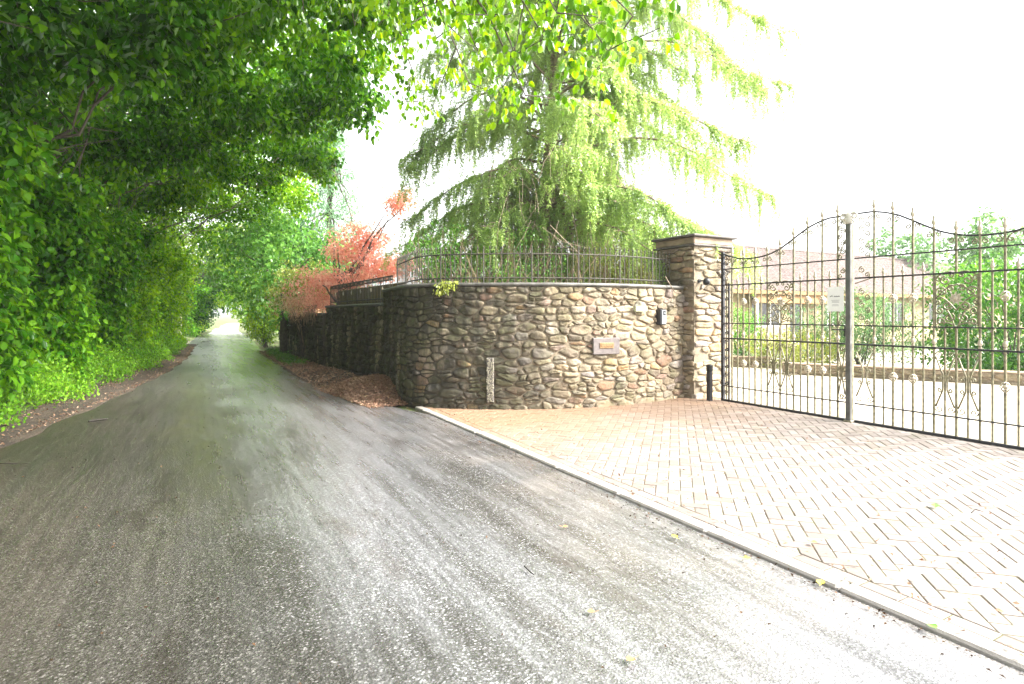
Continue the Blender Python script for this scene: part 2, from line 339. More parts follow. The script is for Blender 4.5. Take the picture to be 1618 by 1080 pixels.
def ell_shell(c, r, n, lo=.55, zmin=None):
    d = unit(rng.normal(size=(n, 3))); rad = lo + (1-lo)*rng.random((n, 1))
    ph = rng.random(3)*6; bump_ = 1+.18*np.sin(d[:, 0:1]*5+ph[0])*np.cos(d[:, 1:2]*4+ph[1])+.12*np.sin(d[:, 2:3]*7+ph[2])
    q = np.array(c) + d*rad*bump_*np.array(r)
    if zmin is not None: q[:, 2] = np.maximum(q[:, 2], zmin+rng.random(n)*.1)
    return q, d

# ---------------------------------------------------------------- SETTING: ground, road, drive
def road_c(s):
    return float(np.interp(s, [-30, 8, 12, 21, 35, 80, 160], [.1, .25, .35, .75, 1.25, 3.1, 8]))
def road_hw(s):
    return float(np.interp(s, [-30, 6, 9, 12, 17, 22, 35, 160], [2.95, 2.85, 2.45, 2.0, 1.55, 1.4, 1.5, 1.6]))
def road_z(s):
    return 0.0 if s < 34 else -(s-34)**2*.0006 if s < 60 else -.4056-.25*(1-math.exp(-(s-60)/12))
def grid_sheet(name, rows, mat, kind='structure', smooth=True):
    mb = MB(); n = len(rows[0]); vs = [p for r in rows for p in r]
    fs = [(i*n+j, i*n+j+1, (i+1)*n+j+1, (i+1)*n+j) for i in range(len(rows)-1) for j in range(n-1)]
    mb.add(vs, fs); o = mb.build(name, mat, None, smooth)
    if o.data.polygons[0].normal.z < 0: o.data.flip_normals()
    return tag(o, kind=kind)
def ground_z(s, t):
    c = road_c(s); h = road_z(s) - .03
    if t < c:
        e = c - road_hw(s) - t
        if s > 2: h += min(max(e, 0)*.28, 1.0)
    return h
ss = [-300, -100, -40, -20, -8, -2, 2, 3, 5, 7, 9, 11, 13, 15, 18, 21, 25, 30, 34, 40, 46, 53, 60, 80, 110, 160, 400, 1200]
tt = [-800, -200, -60, -20, -10, -7, -5, -4, -3.4, -3, -2.7, -2.4, -2.1, -1.8, -1.5, -1.2, -.9, -.6, -.3, 0, 1, 2, 3, 4, 8, 14, 40, 120, 400, 1200]
grid_sheet('ground', [[P(s, t, ground_z(s, t)) for t in tt] for s in ss], M['ground'])
rs = [-30, -15, -5, 0, 3, 6, 7, 8, 9, 10, 11, 12, 14, 16, 18, 20, 22, 26, 30, 34, 38, 42, 46, 50, 55, 60, 70, 80, 100, 140]
def right_edge(s): return 3.018 if s < 8.6 else road_c(s)+road_hw(s)
rows = []
for s in rs:
    a, b_ = road_c(s)-road_hw(s), right_edge(s)
    rows.append([P(s, a+(b_-a)*j/8, road_z(s)+.004+.03*math.sin(math.pi*j/8)*(1 if s > 9 else .4)) for j in range(9)])
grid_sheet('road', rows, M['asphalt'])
# far pale lane surface beyond the crest
# kerb: individual concrete edging stones laid flush, joined in one structure
mb = MB(); s0 = -6.4
while s0 < 8.5:
    L = .915; e = min(s0+L-.008, 8.62); Mx = Matrix.Translation(P(s0, 3.022, 0)) @ Matrix(((U.x, V.x, 0, 0), (U.y, V.y, 0, 0), (0, 0, 1, 0), (0, 0, 0, 1)))
    j = random.uniform(-.003, .003); mb.box(0, j, -.2, e-s0, .125+j, .030+j*.5, .012, Mx); s0 += L
tag(mb.build('kerb', M['kerb']), kind='structure')
# driveway bed + herringbone blocks
dz = .012
def drive_sheet(name, pts, mat, z):
    mb = MB(); mb.add([P(s, t, z) for s, t in pts], [tuple(range(len(pts)))]); o = mb.build(name, mat)
    if o.data.polygons[0].normal.z < 0: o.data.flip_normals()
    return tag(o, kind='structure')
def rise(t): return (t-3.15)*.006
mb = MB(); mb.add([P(a, t, .0165+rise(t)) for a, t in ((-7, 3.15), (-7, 7.9), (8.9, 7.9), (8.9, 3.15))], [(0, 1, 2, 3)]); o = mb.build('driveway_bed', M['joint'])
if o.data.polygons[0].normal.z < 0: o.data.flip_normals()
tag(o, kind='structure')
mb = MB(); rv = []
def block(cs, ct, a, L=.2, W=.1, g=.0032, clip=None):
    h = .021 + rise(ct) + random.uniform(-.002, .002); ca, sa = math.cos(a), math.sin(a); b = .005
    tx, ty = random.uniform(-.006, .006), random.uniform(-.01, .01)
    def outline(d):
        pts = [(cs+x*ca-y*sa, ct+x*sa+y*ca) for x, y in ((-L/2+g+d, -W/2+g+d), (L/2-g-d, -W/2+g+d), (L/2-g-d, W/2-g-d), (-L/2+g+d, W/2-g-d))]
        if clip:
            for lim, sg in ((3.258+d, 1), (7.80-d, -1)):                  # cut blocks along the border course
                out = []
                for i in range(len(pts)):
                    p_, q_ = pts[i], pts[(i+1) % len(pts)]; ip, iq = (p_[1]-lim)*sg >= 0, (q_[1]-lim)*sg >= 0
                    if ip: out.append(p_)
                    if ip != iq: f = (lim-p_[1])/(q_[1]-p_[1]); out.append((p_[0]+(q_[0]-p_[0])*f, lim))
                pts = out
                if len(pts) < 3: return None
        return pts
    A_, B_ = outline(0), outline(b)
    if not A_ or not B_ or len(A_) != len(B_): return
    n = len(A_); zt = lambda p_: (p_[0]-cs)*tx+(p_[1]-ct)*ty
    vs = [P(*p_, rise(ct)-.002+.012) for p_ in A_]+[P(*p_, h-.003+zt(p_)) for p_ in A_]+[P(*p_, h+zt(p_)) for p_ in B_]
    fs = [tuple(range(2*n, 3*n))]+[(k*n+i, k*n+(i+1) % n, k*n+n+(i+1) % n, k*n+n+i) for k in (0, 1) for i in range(n)]
    mb.add(vs, fs); rv.extend([random.random()]*len(fs))
x = -7.0
while x < 8.6: block(x+.1, 3.154+.051, 0); x += .2
a45 = math.pi/4
for i in range(-160, 160):
    for j in range(-160, 160):
        # 90 degree herringbone in units of .1
        m_ = (i - j) % 4
        if m_ == 0: cx, cy, ang = i*.1+.1, j*.1+.05, 0
        elif m_ == 3: cx, cy, ang = i*.1+.05, j*.1+.1, math.pi/2
        else: continue
        # m_==0 : horizontal block covers (i,j),(i+1,j); m_==2 -> vertical block covers (i,j),(i,j+1)
        cs = cx*math.cos(a45)-cy*math.sin(a45)+1.0; ct = cx*math.sin(a45)+cy*math.cos(a45)+5.3
        if 3.13 < ct < 7.80 and -6.9 < cs < 8.8: block(cs, ct, a45+ang, clip=1)
o = mb.build('driveway', M['paver']); tag(o, kind='structure')
if sum(p.normal.z for p in o.data.polygons[:50]) < 0: o.data.flip_normals()
at = o.data.attributes.new('rnd', 'FLOAT', 'FACE'); at.data.foreach_set('value', rv)
drive_sheet('gravel_court', [(-20, 7.9), (-20, 30), (12, 30), (12, 7.9)], M['gravel'], .047)

# ---------------------------------------------------------------- rubble stonework
class Path:
    def __init__(s, pts, step=.08):
        P_ = [Vector((p[0], p[1], 0)) for p in pts]; out = []
        for i in range(len(P_)-1):
            a = P_[max(i-1, 0)]; b = P_[i]; c = P_[i+1]; d = P_[min(i+2, len(P_)-1)]
            n = max(2, int((c-b).length/step)) if len(P_) > 2 else 2
            for q in range(n):
                t = q/n; out.append(.5*((2*b)+(-a+c)*t+(2*a-5*b+4*c-d)*t*t+(-a+3*b-3*c+d)*t**3) if len(P_) > 2 else b.lerp(c, t))
        out.append(P_[-1]); s.p = out; s.l = [0]
        for i in range(1, len(out)): s.l.append(s.l[-1]+(out[i]-out[i-1]).length)
        s.L = s.l[-1]
    def at(s, l):
        l2 = min(max(l, 0), s.L); i = int(np.searchsorted(s.l, l2))-1; i = min(max(i, 0), len(s.p)-2)
        d = (s.p[i+1]-s.p[i]); u = d.normalized(); q = s.p[i] + u*(l-s.l[i])
        # blended normal
        j0, j1 = max(i-1, 0), min(i+2, len(s.p)-1); dd = (s.p[j1]-s.p[j0]).normalized()
        return q, dd, Vector((dd.y, -dd.x, 0))        # outward = right of travel
def stonework(path, H, cw, ch, wr, hr, proud, seed, z0=0.0, warp=1.0, trim=None):
    """random rubble: staggered seeds of uneven size, cells of their power diagram, each cell a rough pillowed stone"""
    R_ = random.Random(seed); L = path.L; W0 = cw*sum(wr)/2; H0 = ch*sum(hr)/len(hr); A = W0/H0; S = []
    z = 0
    while z < H-.02:
        h = H0*R_.uniform(.7, 1.35); h = min(h, H-z) if H-z-h > H0*.5 else H-z; l = -R_.random()*W0
        while l < L:
            w_ = W0*R_.choice((.5, .7, .85, 1, 1.15, 1.4, 1.8))*R_.uniform(.9, 1.1)
            if R_.random() < .16 and h > H0*.8:                         # two thin stones stacked in one course
                for q in (.27, .76): S.append([l+w_/2, z+h*q, (h*.27)**2])
            else: S.append([l+w_/2+R_.uniform(-.1, .1)*w_, z+h/2+R_.uniform(-.22, .22)*h, (min(w_/A, h)*.5)**2*R_.uniform(.6, 1.3)])
            l += w_
        z += h
    big = [q for q in S if R_.random() < .05]                           # a few large blocks push their neighbours aside
    for b_ in big:
        S = [q for q in S if q is b_ or ((q[0]-b_[0])/A)**2+(q[1]-b_[1])**2 > (H0*.85)**2]; b_[2] = (H0*.8)**2
    mb = MB(); vals = []; NA_ = 20; rings = (.45, .74, .9, .975, 1.0)
    for a in S:
        if a[0] < -W0*.4 or a[0] > L+W0*.4: continue
        pl = []                                                          # half planes: n.x <= d around the seed, in the squeezed metric
        for b_ in S:
            dx, dy = (b_[0]-a[0])/A, b_[1]-a[1]; D = math.hypot(dx, dy)
            if 0 < D < H0*3.2: pl.append((dx/D, dy/D, (D*D+a[2]-b_[2])/(2*D)))
        ax = min(max(a[0], .01), L-.01); sh = (ax-a[0])/A
        pl += [(-1, 0, ax/A+sh), (1, 0, (L-ax)/A+sh if False else (L-a[0])/A), (0, -1, a[1]), (0, 1, H-a[1])]
        pl[-4] = (-1, 0, a[0]/A)
        if min(p_[2] for p_ in pl) < .012: continue
        # recentre on the cell, then round it with a p-norm
        cx = cy = 0
        for it in range(3):
            sx = sy = 0; n_ = 0
            for k in range(16):
                t = math.pi*k/8; c_, s_ = math.cos(t), math.sin(t); r = min([(d-nx*cx-ny*cy)/(nx*c_+ny*s_) for nx, ny, d in pl if nx*c_+ny*s_ > .02]); sx += r*c_; sy += r*s_
            cx += sx/16*.8; cy += sy/16*.8
        g = R_.uniform(.003, .008); pn = R_.choice((8, 14, 24, 40)); rad = []
        for k in range(NA_):
            t = 2*math.pi*k/NA_; c_, s_ = math.cos(t), math.sin(t); acc = 0
            for nx, ny, d in pl:
                q = nx*c_+ny*s_
                if q > .02: acc += (q/max(d-nx*cx-ny*cy-g*(abs(nx)/A+abs(ny)), .004))**pn
            rad.append(acc**(-1/pn)*R_.uniform(.93, 1.03))
        pr = proud*R_.uniform(.55, 1.35); tl, tz = R_.uniform(-.35, .35), R_.uniform(-.4, .3); ej = R_.uniform(7, 18); vs = []
        def put(ux, uy, f):
            l, z = a[0]+(cx+ux)*A, a[1]+cy+uy
            ez = min(1, max(0, z)/.1, max(0, H-z)/.1)
            l2 = l + noise.noise(Vector((l*1.6+seed*9, z*2, seed)))*.05*warp
            z2 = z + (noise.noise(Vector((l*.9+seed, z*1.5, 3.3)))*.08 + noise.noise(Vector((l*3.5, z*3, 7.7+seed)))*.035)*warp*ez
            q, dd, nn = path.at(min(max(l2, .0), L))
            off = pr*(1-.85*f**ej)*(1+tl*ux/max(rad)+tz*uy/max(rad)) - (.035 if f > .999 else 0)
            off += noise.noise(Vector((q.x*8, q.y*8, z*10+seed)))*.016 + noise.noise(Vector((q.x*22, q.y*22, z*25)))*.013 + noise.noise(Vector((q.x*50, q.y*50, z*55)))*.006
            vs.append(q + nn*off + Vector((0, 0, max(z2, -.05)+z0)))
        put(0, 0, 0)
        for f in rings:
            for k in range(NA_):
                t = 2*math.pi*k/NA_; put(rad[k]*f*math.cos(t), rad[k]*f*math.sin(t), f)
        fs = [(0, 1+k, 1+(k+1) % NA_) for k in range(NA_)]
        for q in range(len(rings)-1):
            for k in range(NA_):
                k2 = (k+1) % NA_; fs.append((1+q*NA_+k, 1+(q+1)*NA_+k, 1+(q+1)*NA_+k2, 1+q*NA_+k2))
        mb.add(vs, fs); vals += [R_.random()]*len(fs)
    return mb, vals
def stone_part(name, path, H, mat, parent, **k):
    mb, vals = stonework(path, H, **k); me = mb.mesh(name, mat, True)
    a = me.attributes.new('rnd', 'FLOAT', 'FACE'); a.data.foreach_set('value', vals)
    return link_mesh(name, me, parent)
def core(name, path, H, th, mat, parent, z0=-.1, off=.004):
    mb = MB(); n = max(2, int(path.L/.15)); vs = []
    for i in range(n+1):
        q, d, nn = path.at(path.L*i/n)
        for o_, z in ((off, z0), (off, H), (-th, H), (-th, z0)): vs.append(q+nn*o_+Vector((0, 0, z)))
    fs = [(i*4+j, i*4+(j+1)%4, (i+1)*4+(j+1)%4, (i+1)*4+j) for i in range(n) for j in range(4)] + [(3,2,1,0), (n*4, n*4+1, n*4+2, n*4+3)]
    mb.add(vs, fs); return mb.build(name, mat, parent)
def coping(name, path, z, th, mat, parent, over=.05, h=.055, l0=0, l1=None):
    mb = MB(); l1 = l1 or path.L; n = max(2, int((l1-l0)/.12)); vs = []; prof = [(over*.6, 0), (over, .012), (over+.004, h*.55), (over-.012, h*.95), (over-.04, h+.004), (-th-.02, h), (-th-.03, 0)]
    m_ = len(prof)
    for i in range(n+1):
        q, d, nn = path.at(l0+(l1-l0)*i/n); wv = noise.noise(Vector((i*.5, 3, z)))*.006
        for o_, zz in prof: vs.append(q+nn*(o_+wv)+Vector((0, 0, z+zz+wv*.5)))
    fs = [(i*m_+j, i*m_+(j+1)%m_, (i+1)*m_+(j+1)%m_, (i+1)*m_+j) for i in range(n) for j in range(m_)] + [tuple(range(m_-1,-1,-1)), tuple(n*m_+j for j in range(m_))]
    mb.add(vs, fs); return mb.build(name, mat, parent)

# curved entrance wall (travel from far end round to the pillar; outward = towards the road)
# outward is right of travel, so travel from the pillar to the far end gives the wrong side: check by direction
cur = [(10.95, 3.22), (10.1, 3.12), (9.4, 3.04), (8.85, 3.07), (8.3, 3.40), (7.83, 4.0), (7.48, 4.6), (7.22, 5.3), (7.10, 6.1), (7.14, 6.8), (7.26, 7.46)]
w1 = Path([P(s, t) for s, t in cur][::-1]); q, d, nn = w1.at(w1.L*.5)
if nn.dot(P(7, 5)-q) < 0 and nn.dot(Vector((0, -1, 0))) < 0: w1 = Path([P(s, t) for s, t in cur])
H1 = 1.92
W1 = empty('stone_wall', P(7.2, 5.3), label='curved buff rubble stone wall sweeping from the lane round to the gate pillar', cat='stone wall')
inv = Matrix.Translation(-W1.location)
def adopt(o, parent):
    """keep world coordinates of a mesh built in world space under a placed empty"""
    o.parent = parent; o.matrix_parent_inverse = Matrix.Identity(4)
    o.data.transform(Matrix.Rotation(-parent.rotation_euler.z, 4, 'Z') @ Matrix.Translation(-parent.location)); return o
adopt(stone_part('stonework', w1, H1, M['stone'], None, cw=.055, ch=.0345, wr=(3, 5), hr=[3], proud=.036, seed=3), W1)
adopt(core('mortar_core', w1, H1, .38, M['mortar'], None), W1)
adopt(coping('coping', w1, H1, .38, M['coping'], None), W1)
# straight wall along the lane
w2 = Path([P(16.3, 3.16), P(10.9, 3.30)]); q, d, nn = w2.at(1)
if nn.dot(-V) < 0: w2 = Path([P(10.9, 3.30), P(16.3, 3.16)])
W2 = empty('stone_wall', P(13.5, 3.25), label='dark mossy rubble wall straight along the lane, below the timber fence', cat='stone wall')
adopt(stone_part('stonework', w2, 1.66, M['stone_dark'], None, cw=.062, ch=.044, wr=(3, 4), hr=[3], proud=.06, seed=5, warp=.8), W2)
adopt(core('mortar_core', w2, 1.66, .38, M['mortar_dark'], None), W2); adopt(coping('coping', w2, 1.66, .38, M['coping'], None), W2)
w3 = Path([P(23.2, 2.98), P(16.35, 3.08)]); q, d, nn = w3.at(1)
if nn.dot(-V) < 0: w3 = Path([P(16.35, 3.08), P(23.2, 2.98)])
W3 = empty('stone_wall', P(19.5, 3.0), label='farthest and lowest rubble wall, its top hidden under hanging pink shrub', cat='stone wall')
adopt(stone_part('stonework', w3, 1.46, M['stone_dark'], None, cw=.07, ch=.05, wr=(3, 4), hr=[3], proud=.06, seed=6, warp=.8), W3)
adopt(core('mortar_core', w3, 1.46, .38, M['mortar_dark'], None), W3); adopt(coping('coping', w3, 1.46, .38, M['coping'], None), W3)
# gate pillar
PS0, PS1, PT0, PT1, PH = 7.0, 7.9, 7.44, 8.36, 2.66
G = empty('gate_pillar', P((PS0+PS1)/2, (PT0+PT1)/2), math.atan2(U.y, U.x), label='square stacked stone gate pillar with flat cap at end of curved wall', cat='pillar')
cs_ = [(PS0, PT0), (PS1, PT0), (PS1, PT1), (PS0, PT1)]
for i, (a, b_) in enumerate(((1, 0), (0, 3), (3, 2), (2, 1))):
    pa, pb = P(*cs_[a]), P(*cs_[b_]); pth = Path([pa, pb]); q, d, nn = pth.at(.3)
    if nn.dot(q-G.location) < 0: pth = Path([pb, pa])
    adopt(stone_part('stone_face', pth, PH, M['stone_pillar'], None, cw=.09, ch=.038, wr=(3, 4), hr=[2.6], proud=.032, seed=21+i, warp=.7), G)
mb = MB(); mb.box(-.45+.003, -.46+.003, -.1, .45-.003, .46-.003, PH); mb.build('mortar_core', M['mortar_pillar'], G)
mb = MB(); mb.box(-.50, -.51, PH, .50, .51, PH+.035, .01); mb.build('lower_cap', M['capdark'], G)
mb = MB(); mb.box(-.47, -.48, PH+.035, .47, .48, PH+.16, .015); mb.build('cap_block', M['capstone'], G)
mb = MB(); mb.box(-.53, -.54, PH+.16, .53, .54, PH+.20, .012); mb.build('cap_slab', M['capdark'], G)

# fittings on wall and pillar --------------------------------------------------
def on_wall(px, z, off=.05):
    """point on the curved wall face seen along image column px"""
    kx = (px-809)/900; best = None
    for i in range(400):
        q, d, nn = w1.at(w1.L*i/399); e = abs(q.x/q.y-kx)
        if q.y < 11 and (best is None or e < best[0]): best = (e, q, nn)
    q, nn = best[1] + best[2]*off, best[2]; return Vector((q.x, q.y, z)), math.atan2(nn.y, nn.x)+math.pi/2
# letterbox plate: local x along wall, local -y outward
q, a = on_wall(955.5, 1.00, .045)
L_ = empty('letterbox', q, a, label='pinkish grey stone letterbox plate with brass slot set in the curved wall', cat='letterbox')
mb = MB(); mb.box(-.235, -.035, -.14, .235, .04, .12, .008); mb.build('plate', M['plate'], L_)
mb = MB(); mb.box(-.125, -.045, -.045, .125, -.034, .045, .004); mb.build('slot_frame', M['brass'], L_)
mb = MB(); mb.box(-.105, -.052, -.018, .105, -.044, .030, .003); mb.build('flap', M['brass'], L_)
q, a = on_wall(1039.5, 1.445, .05)
I_ = empty('intercom', q, a, label='small black and silver door intercom box on the wall beside the pillar', cat='intercom')
mb = MB(); mb.box(-.075, -.07, -.135, .075, .04, .125, .012); mb.build('housing', M['black_plastic'], I_)
mb = MB(); mb.box(-.038, -.077, -.12, .066, -.069, .112, .004); mb.build('face_plate', M['grey_metal'], I_)
mb = MB(); mb.box(-.018, -.081, .022, .046, -.076, .100, .003); sc = mb.build('lens_window', M['black_plastic'], I_)
mb = MB(); mb.tube([(.014, -.081, .062), (.014, -.087, .062)], .012, 12); mb.build('lens', M['grey_metal'], sc)
mb = MB(); mb.tube([(.014, -.077, -.07), (.014, -.081, -.07)], .014, 12); mb.build('call_button', M['grey_metal'], I_)
q, a = on_wall(1006.5, 1.575, .085)
mb = MB(); mb.box(-.125, -.03, -.045, .125, .03, .045, .006); o = mb.build('name_plaque', M['plaque']); o.location = q; o.rotation_euler.z = a
tag(o, 'small blank lichen green rectangular plaque high on the curved wall', 'plaque')
# pale perforated strip
q, a = on_wall(775.5, .46, .06)
o = empty('wall_strip', q, a, label='upright pale pitted strip fixed low on the curved wall', cat='wall strip')
mb = MB(); mb.box(-.055, -.012, -.32, .055, .03, .36, .006); mb.build('backing', M['capdark'], o)
mb = MB()
for i in range(330):
    x, z = random.uniform(-.052, .052), random.uniform(-.31, .35); s = random.uniform(.006, .012)
    mb.lathe([(s*.2, -s), (s, -s*.3), (s*.9, s*.5), (s*.1, s)], (x, -.014, z), 5)
mb.build('pebble_dash', simple('chalk_chips', (.24, .22, .17), .8, var=.3, scale=40), o)
# bullet lamp on the pillar, bollard
c0 = P(6.985, 7.62, 1.5+52*9.6/900+.03)
Lm = empty('wall_lamp', P(7.0, 7.56, 2.06), math.atan2(U.y, U.x), label='small black round wall lamp jutting from the gate pillar', cat='wall lamp')
mb = MB(); mb.tube([(0, 0, 0), (-.10, 0, 0), (-.13, 0, -.02)], .014, 8); mb.tube([(.02, 0, 0), (-.02, 0, 0)], .035, 12); mb.build('bracket', M['black_plastic'], Lm)
mb = MB(); mb.lathe([(.008, .06), (.035, .055), (.058, .02), (.060, -.02), (.05, -.05), (.02, -.06)], (-.16, 0, -.02), 14); mb.build('head', M['black_plastic'], Lm, True)
Bo = empty('bollard', P(6.72, 7.50, .03), math.atan2(U.y, U.x), label='slim black gate sensor post standing in front of the pillar', cat='bollard')
mb = MB(); mb.box(-.04, -.035, 0, .04, .035, .50, .008); mb.build('post', M['iron_dark'], Bo)
mb = MB(); mb.box(-.046, -.040, .50, .046, .040, .62, .012); h = mb.build('sensor_head', M['black_plastic'], Bo)
mb = MB(); mb.box(-.049, -.02, .53, -.045, .02, .59, .002); mb.build('lens', M['iron_dark'], h)
# ---------------------------------------------------------------- iron gates
def scroll(cx, cz, r, a0, turns, sgn=1, n=26, y=0.0):
    """flat spiral in the leaf plane"""
    return [(cx+math.cos(a0+sgn*2*math.pi*turns*i/n)*r*(1-.8*i/n), y, cz+math.sin(a0+sgn*2*math.pi*turns*i/n)*r*(1-.8*i/n)) for i in range(n+1)]
def sscroll(x0, z0, x1, z1, r, side=1, n=14):
    """S-scroll between two points with a curl at either end"""
    a = Vector((x0, 0, z0)); b = Vector((x1, 0, z1)); d = (b-a); L = d.length; ang = math.atan2(d.z, d.x); out = []
    loc = [(r*.75*math.cos(t)*f+r, (r*.75*math.sin(t)*f+r*.4)*side) for t, f in ((3*math.pi*1.1*(1-i/n)+1.5, .35+.65*i/n) for i in range(n))]
    loc += [(r*1.2+(L-2.4*r)*i/8, side*r*.9*math.cos(math.pi*i/8)) for i in range(9)]
    loc += [(L-x, -y) for x, y in reversed(loc[:n])]
    for x, z in loc: out.append((a.x+x*math.cos(ang)-z*math.sin(ang), 0, a.z+x*math.sin(ang)+z*math.cos(ang)))
    return out
FIN = [(.009, 0), (.022, .012), (.010, .03), (.018, .045), (.027, .065), (.022, .09), (.012, .12), (.016, .13), (.006, .16), (.001, .19)]
def top_z(r): return float(np.interp(r, [0, .3, .45, .6, .75, .9, 1.05, 1.2, 1.35, 1.5, 1.65, 1.8, 2.0, 2.2], [2.83, 2.825, 2.79, 2.735, 2.65, 2.56, 2.475, 2.42, 2.388, 2.375, 2.376, 2.395, 2.45, 2.53]))
def mesh_of(fn, name, mat, smooth=False):
    mb = MB(); fn(mb); return mb.mesh(name, mat, smooth)
fin_me = mesh_of(lambda m: m.lathe(FIN, n=8), 'finial', M['gilt'], True)
def basket(m):
    for k_ in range(6):
        pts = []
        for i in range(9):
            f = i/8; a = k_*math.pi/3+f*math.pi*.9; rr = .012+.034*math.sin(math.pi*f); pts.append((rr*math.cos(a), rr*math.sin(a), -.055+.11*f))
        m.tube(pts, .0055, 4)
    m.lathe([(.012, -.06), (.018, -.05), (.012, -.04)], n=8); m.lathe([(.012, .04), (.018, .05), (.012, .06)], n=8); m.lathe([(.01, -.03), (.03, 0), (.01, .03)], n=8)
bas_me = mesh_of(basket, 'basket', M['gilt'], True)
class PB(MB):
    """every tube becomes a part of its own"""
    def __init__(s, name, mat, parent): super().__init__(); s.a = (name, mat, parent)
    def tube(s, *a, **k): m_ = MB(); m_.tube(*a, **k); m_.build(*s.a, smooth=True)
def gate_leaf(loc, rz, r0, dr, Lr, label):
    g = empty('iron_gate', loc, rz, label=label, cat='gate', group='pair of wrought iron driveway gates'); I = M['iron']; zb = .05
    RB = .0115
    mb = MB()                                                       # outer frame
    mb.box(.006, -.02, zb, .038, .02, 2.70, .004); mb.build('meeting_stile', M['iron_dark'] if False else M['iron'], g)
    mb = MB(); mb.box(Lr-.02, -.025, zb, Lr+.03, .025, 2.52, .004); mb.build('hinge_stile', M['iron_dark'], g)
    mb = MB(); mb.box(Lr-.13, -.012, zb, Lr-.105, .012, 2.0, .003); mb.build('inner_stile', M['iron_dark'], g)
    mb = MB(); mb.box(.062, -.022, zb-.01, Lr-.02, .022, zb+.03, .004); mb.build('bottom_rail', M['iron_dark'], g)
    for z, h in ((.30, .008), (1.09, .011), (1.34, .008), (1.97, .010), (2.235, .008)):
        mb = MB(); mb.box(.062, -.016, z-h, Lr-.02, .016, z+h, .003); mb.build('rail', M['iron_dark'], g)
    mb = MB(); n = 46; mb.tube([(.03+(Lr-.02-.03)*i/n, 0, top_z(.03+(Lr-.05)*i/n)) for i in range(n+1)], .012, 6); mb.build('arched_top_rail', M['iron_dark'], g, True)
    xs = [r0+dr*k_ for k_ in range(12) if r0+dr*k_ < Lr-.06]
    for k_, x in enumerate(xs):
        zt = top_z(x)+.03
        segs = [(zb, zt)] if k_ != 4 else [(zb, 1.34), (1.97, zt)]
        for a, b_ in segs:
            mb = MB(); mb.tube([(x, 0, a), (x, 0, b_)], RB*1.25, 8); br = mb.build('bar', I, g)
        f = link_mesh('finial', fin_me, br); f.location = (x, 0, zt-.02)
        if k_ != 4:
            f = link_mesh('spear', fin_me, g); f.location = (x, 0, 1.10); f.scale = (1, 1, .9)
        if k_ in (1, 2, 6, 7):
            for z in (1.69, .70): f = link_mesh('basket', bas_me, g); f.location = (x, 0, z)
    for k_ in range(len(xs)):
        x = xs[k_]-dr/2 if k_ else None
        if x is None: continue
        em = 3 < k_ < 6
        segs = [(zb, 1.34 if em else 1.985)]
        for a, b_ in segs: mb = MB(); mb.tube([(x, 0, a), (x, 0, b_)], RB, 8); br = mb.build('bar', I, g)
        if not em: f = link_mesh('finial', fin_me, br); f.location = (x, 0, 1.97); f.scale = (.85, .85, .8)
    x = xs[-1]+dr*.5
    if x < Lr-.04: mb = MB(); mb.tube([(x, 0, zb), (x, 0, 1.97)], RB, 8); mb.build('bar', I, g)
    # crest panel between bars 3 and 5
    cx, cz, hw = xs[4], 1.655, dr; mb = MB()
    for sx in (-1, 1):
        for (x, z, r_, a0, tn, sg) in ((.11, .23, .055, 1.5, 1.3, -1), (.18, .26, .035, 3.1, 1.2, 1), (.15, .10, .060, 0, 1.4, 1), (.19, -.02, .035, 1, 1.3, -1), (.09, -.06, .050, 3.6, 1.3, 1), (.17, -.12, .042, 0, 1.3, -1), (.07, -.20, .055, 2, 1.4, 1), (.16, -.25, .045, 4, 1.3, -1), (.05, .29, .032, .5, 1.2, 1), (.055, .14, .04, 2.2, 1.3, -1)):
            mb.tube([(cx+sx*(p_[0]-0), p_[1], p_[2]) for p_ in scroll(x, cz+z, r_, a0, tn, sg)], .009, 5)
        for (xa, za, xb, zc) in ((.0, .31, .20, .28), (.0, -.31, .20, -.28), (0, .18, .21, .02), (0, -.12, .21, .06), (.02, -.3, .11, -.1), (.21, -.3, .21, .3)):
            n = 8; mb.tube([(cx+sx*(xa+(xb-xa)*i/n), .0, cz+za+(zc-za)*i/n+.035*math.sin(math.pi*i/n)) for i in range(n+1)], .0078, 5)
    cr = mb.build('crest_scrollwork', M['iron'], g, True)
    mb = MB()
    for i in range(9):
        a = i*2*math.pi/9; Mx = Matrix.Translation((cx, 0, cz+.02)) @ Matrix.Rotation(a, 4, 'Y')
        mb.add([Mx @ Vector(v) for v in ((0, -.012, 0), (-.022, -.02, .035), (0, -.006, .085), (.022, -.02, .035), (0, .015, .04))], [(0,3,2,1), (0,1,4), (1,2,4), (2,3,4), (3,0,4)])
    mb.lathe([(.004, -.03), (.024, -.015), (.026, .012), (.006, .03)], (cx, -.012, cz+.02), 8)
    mb.build('rosette', M['gilt'], cr)
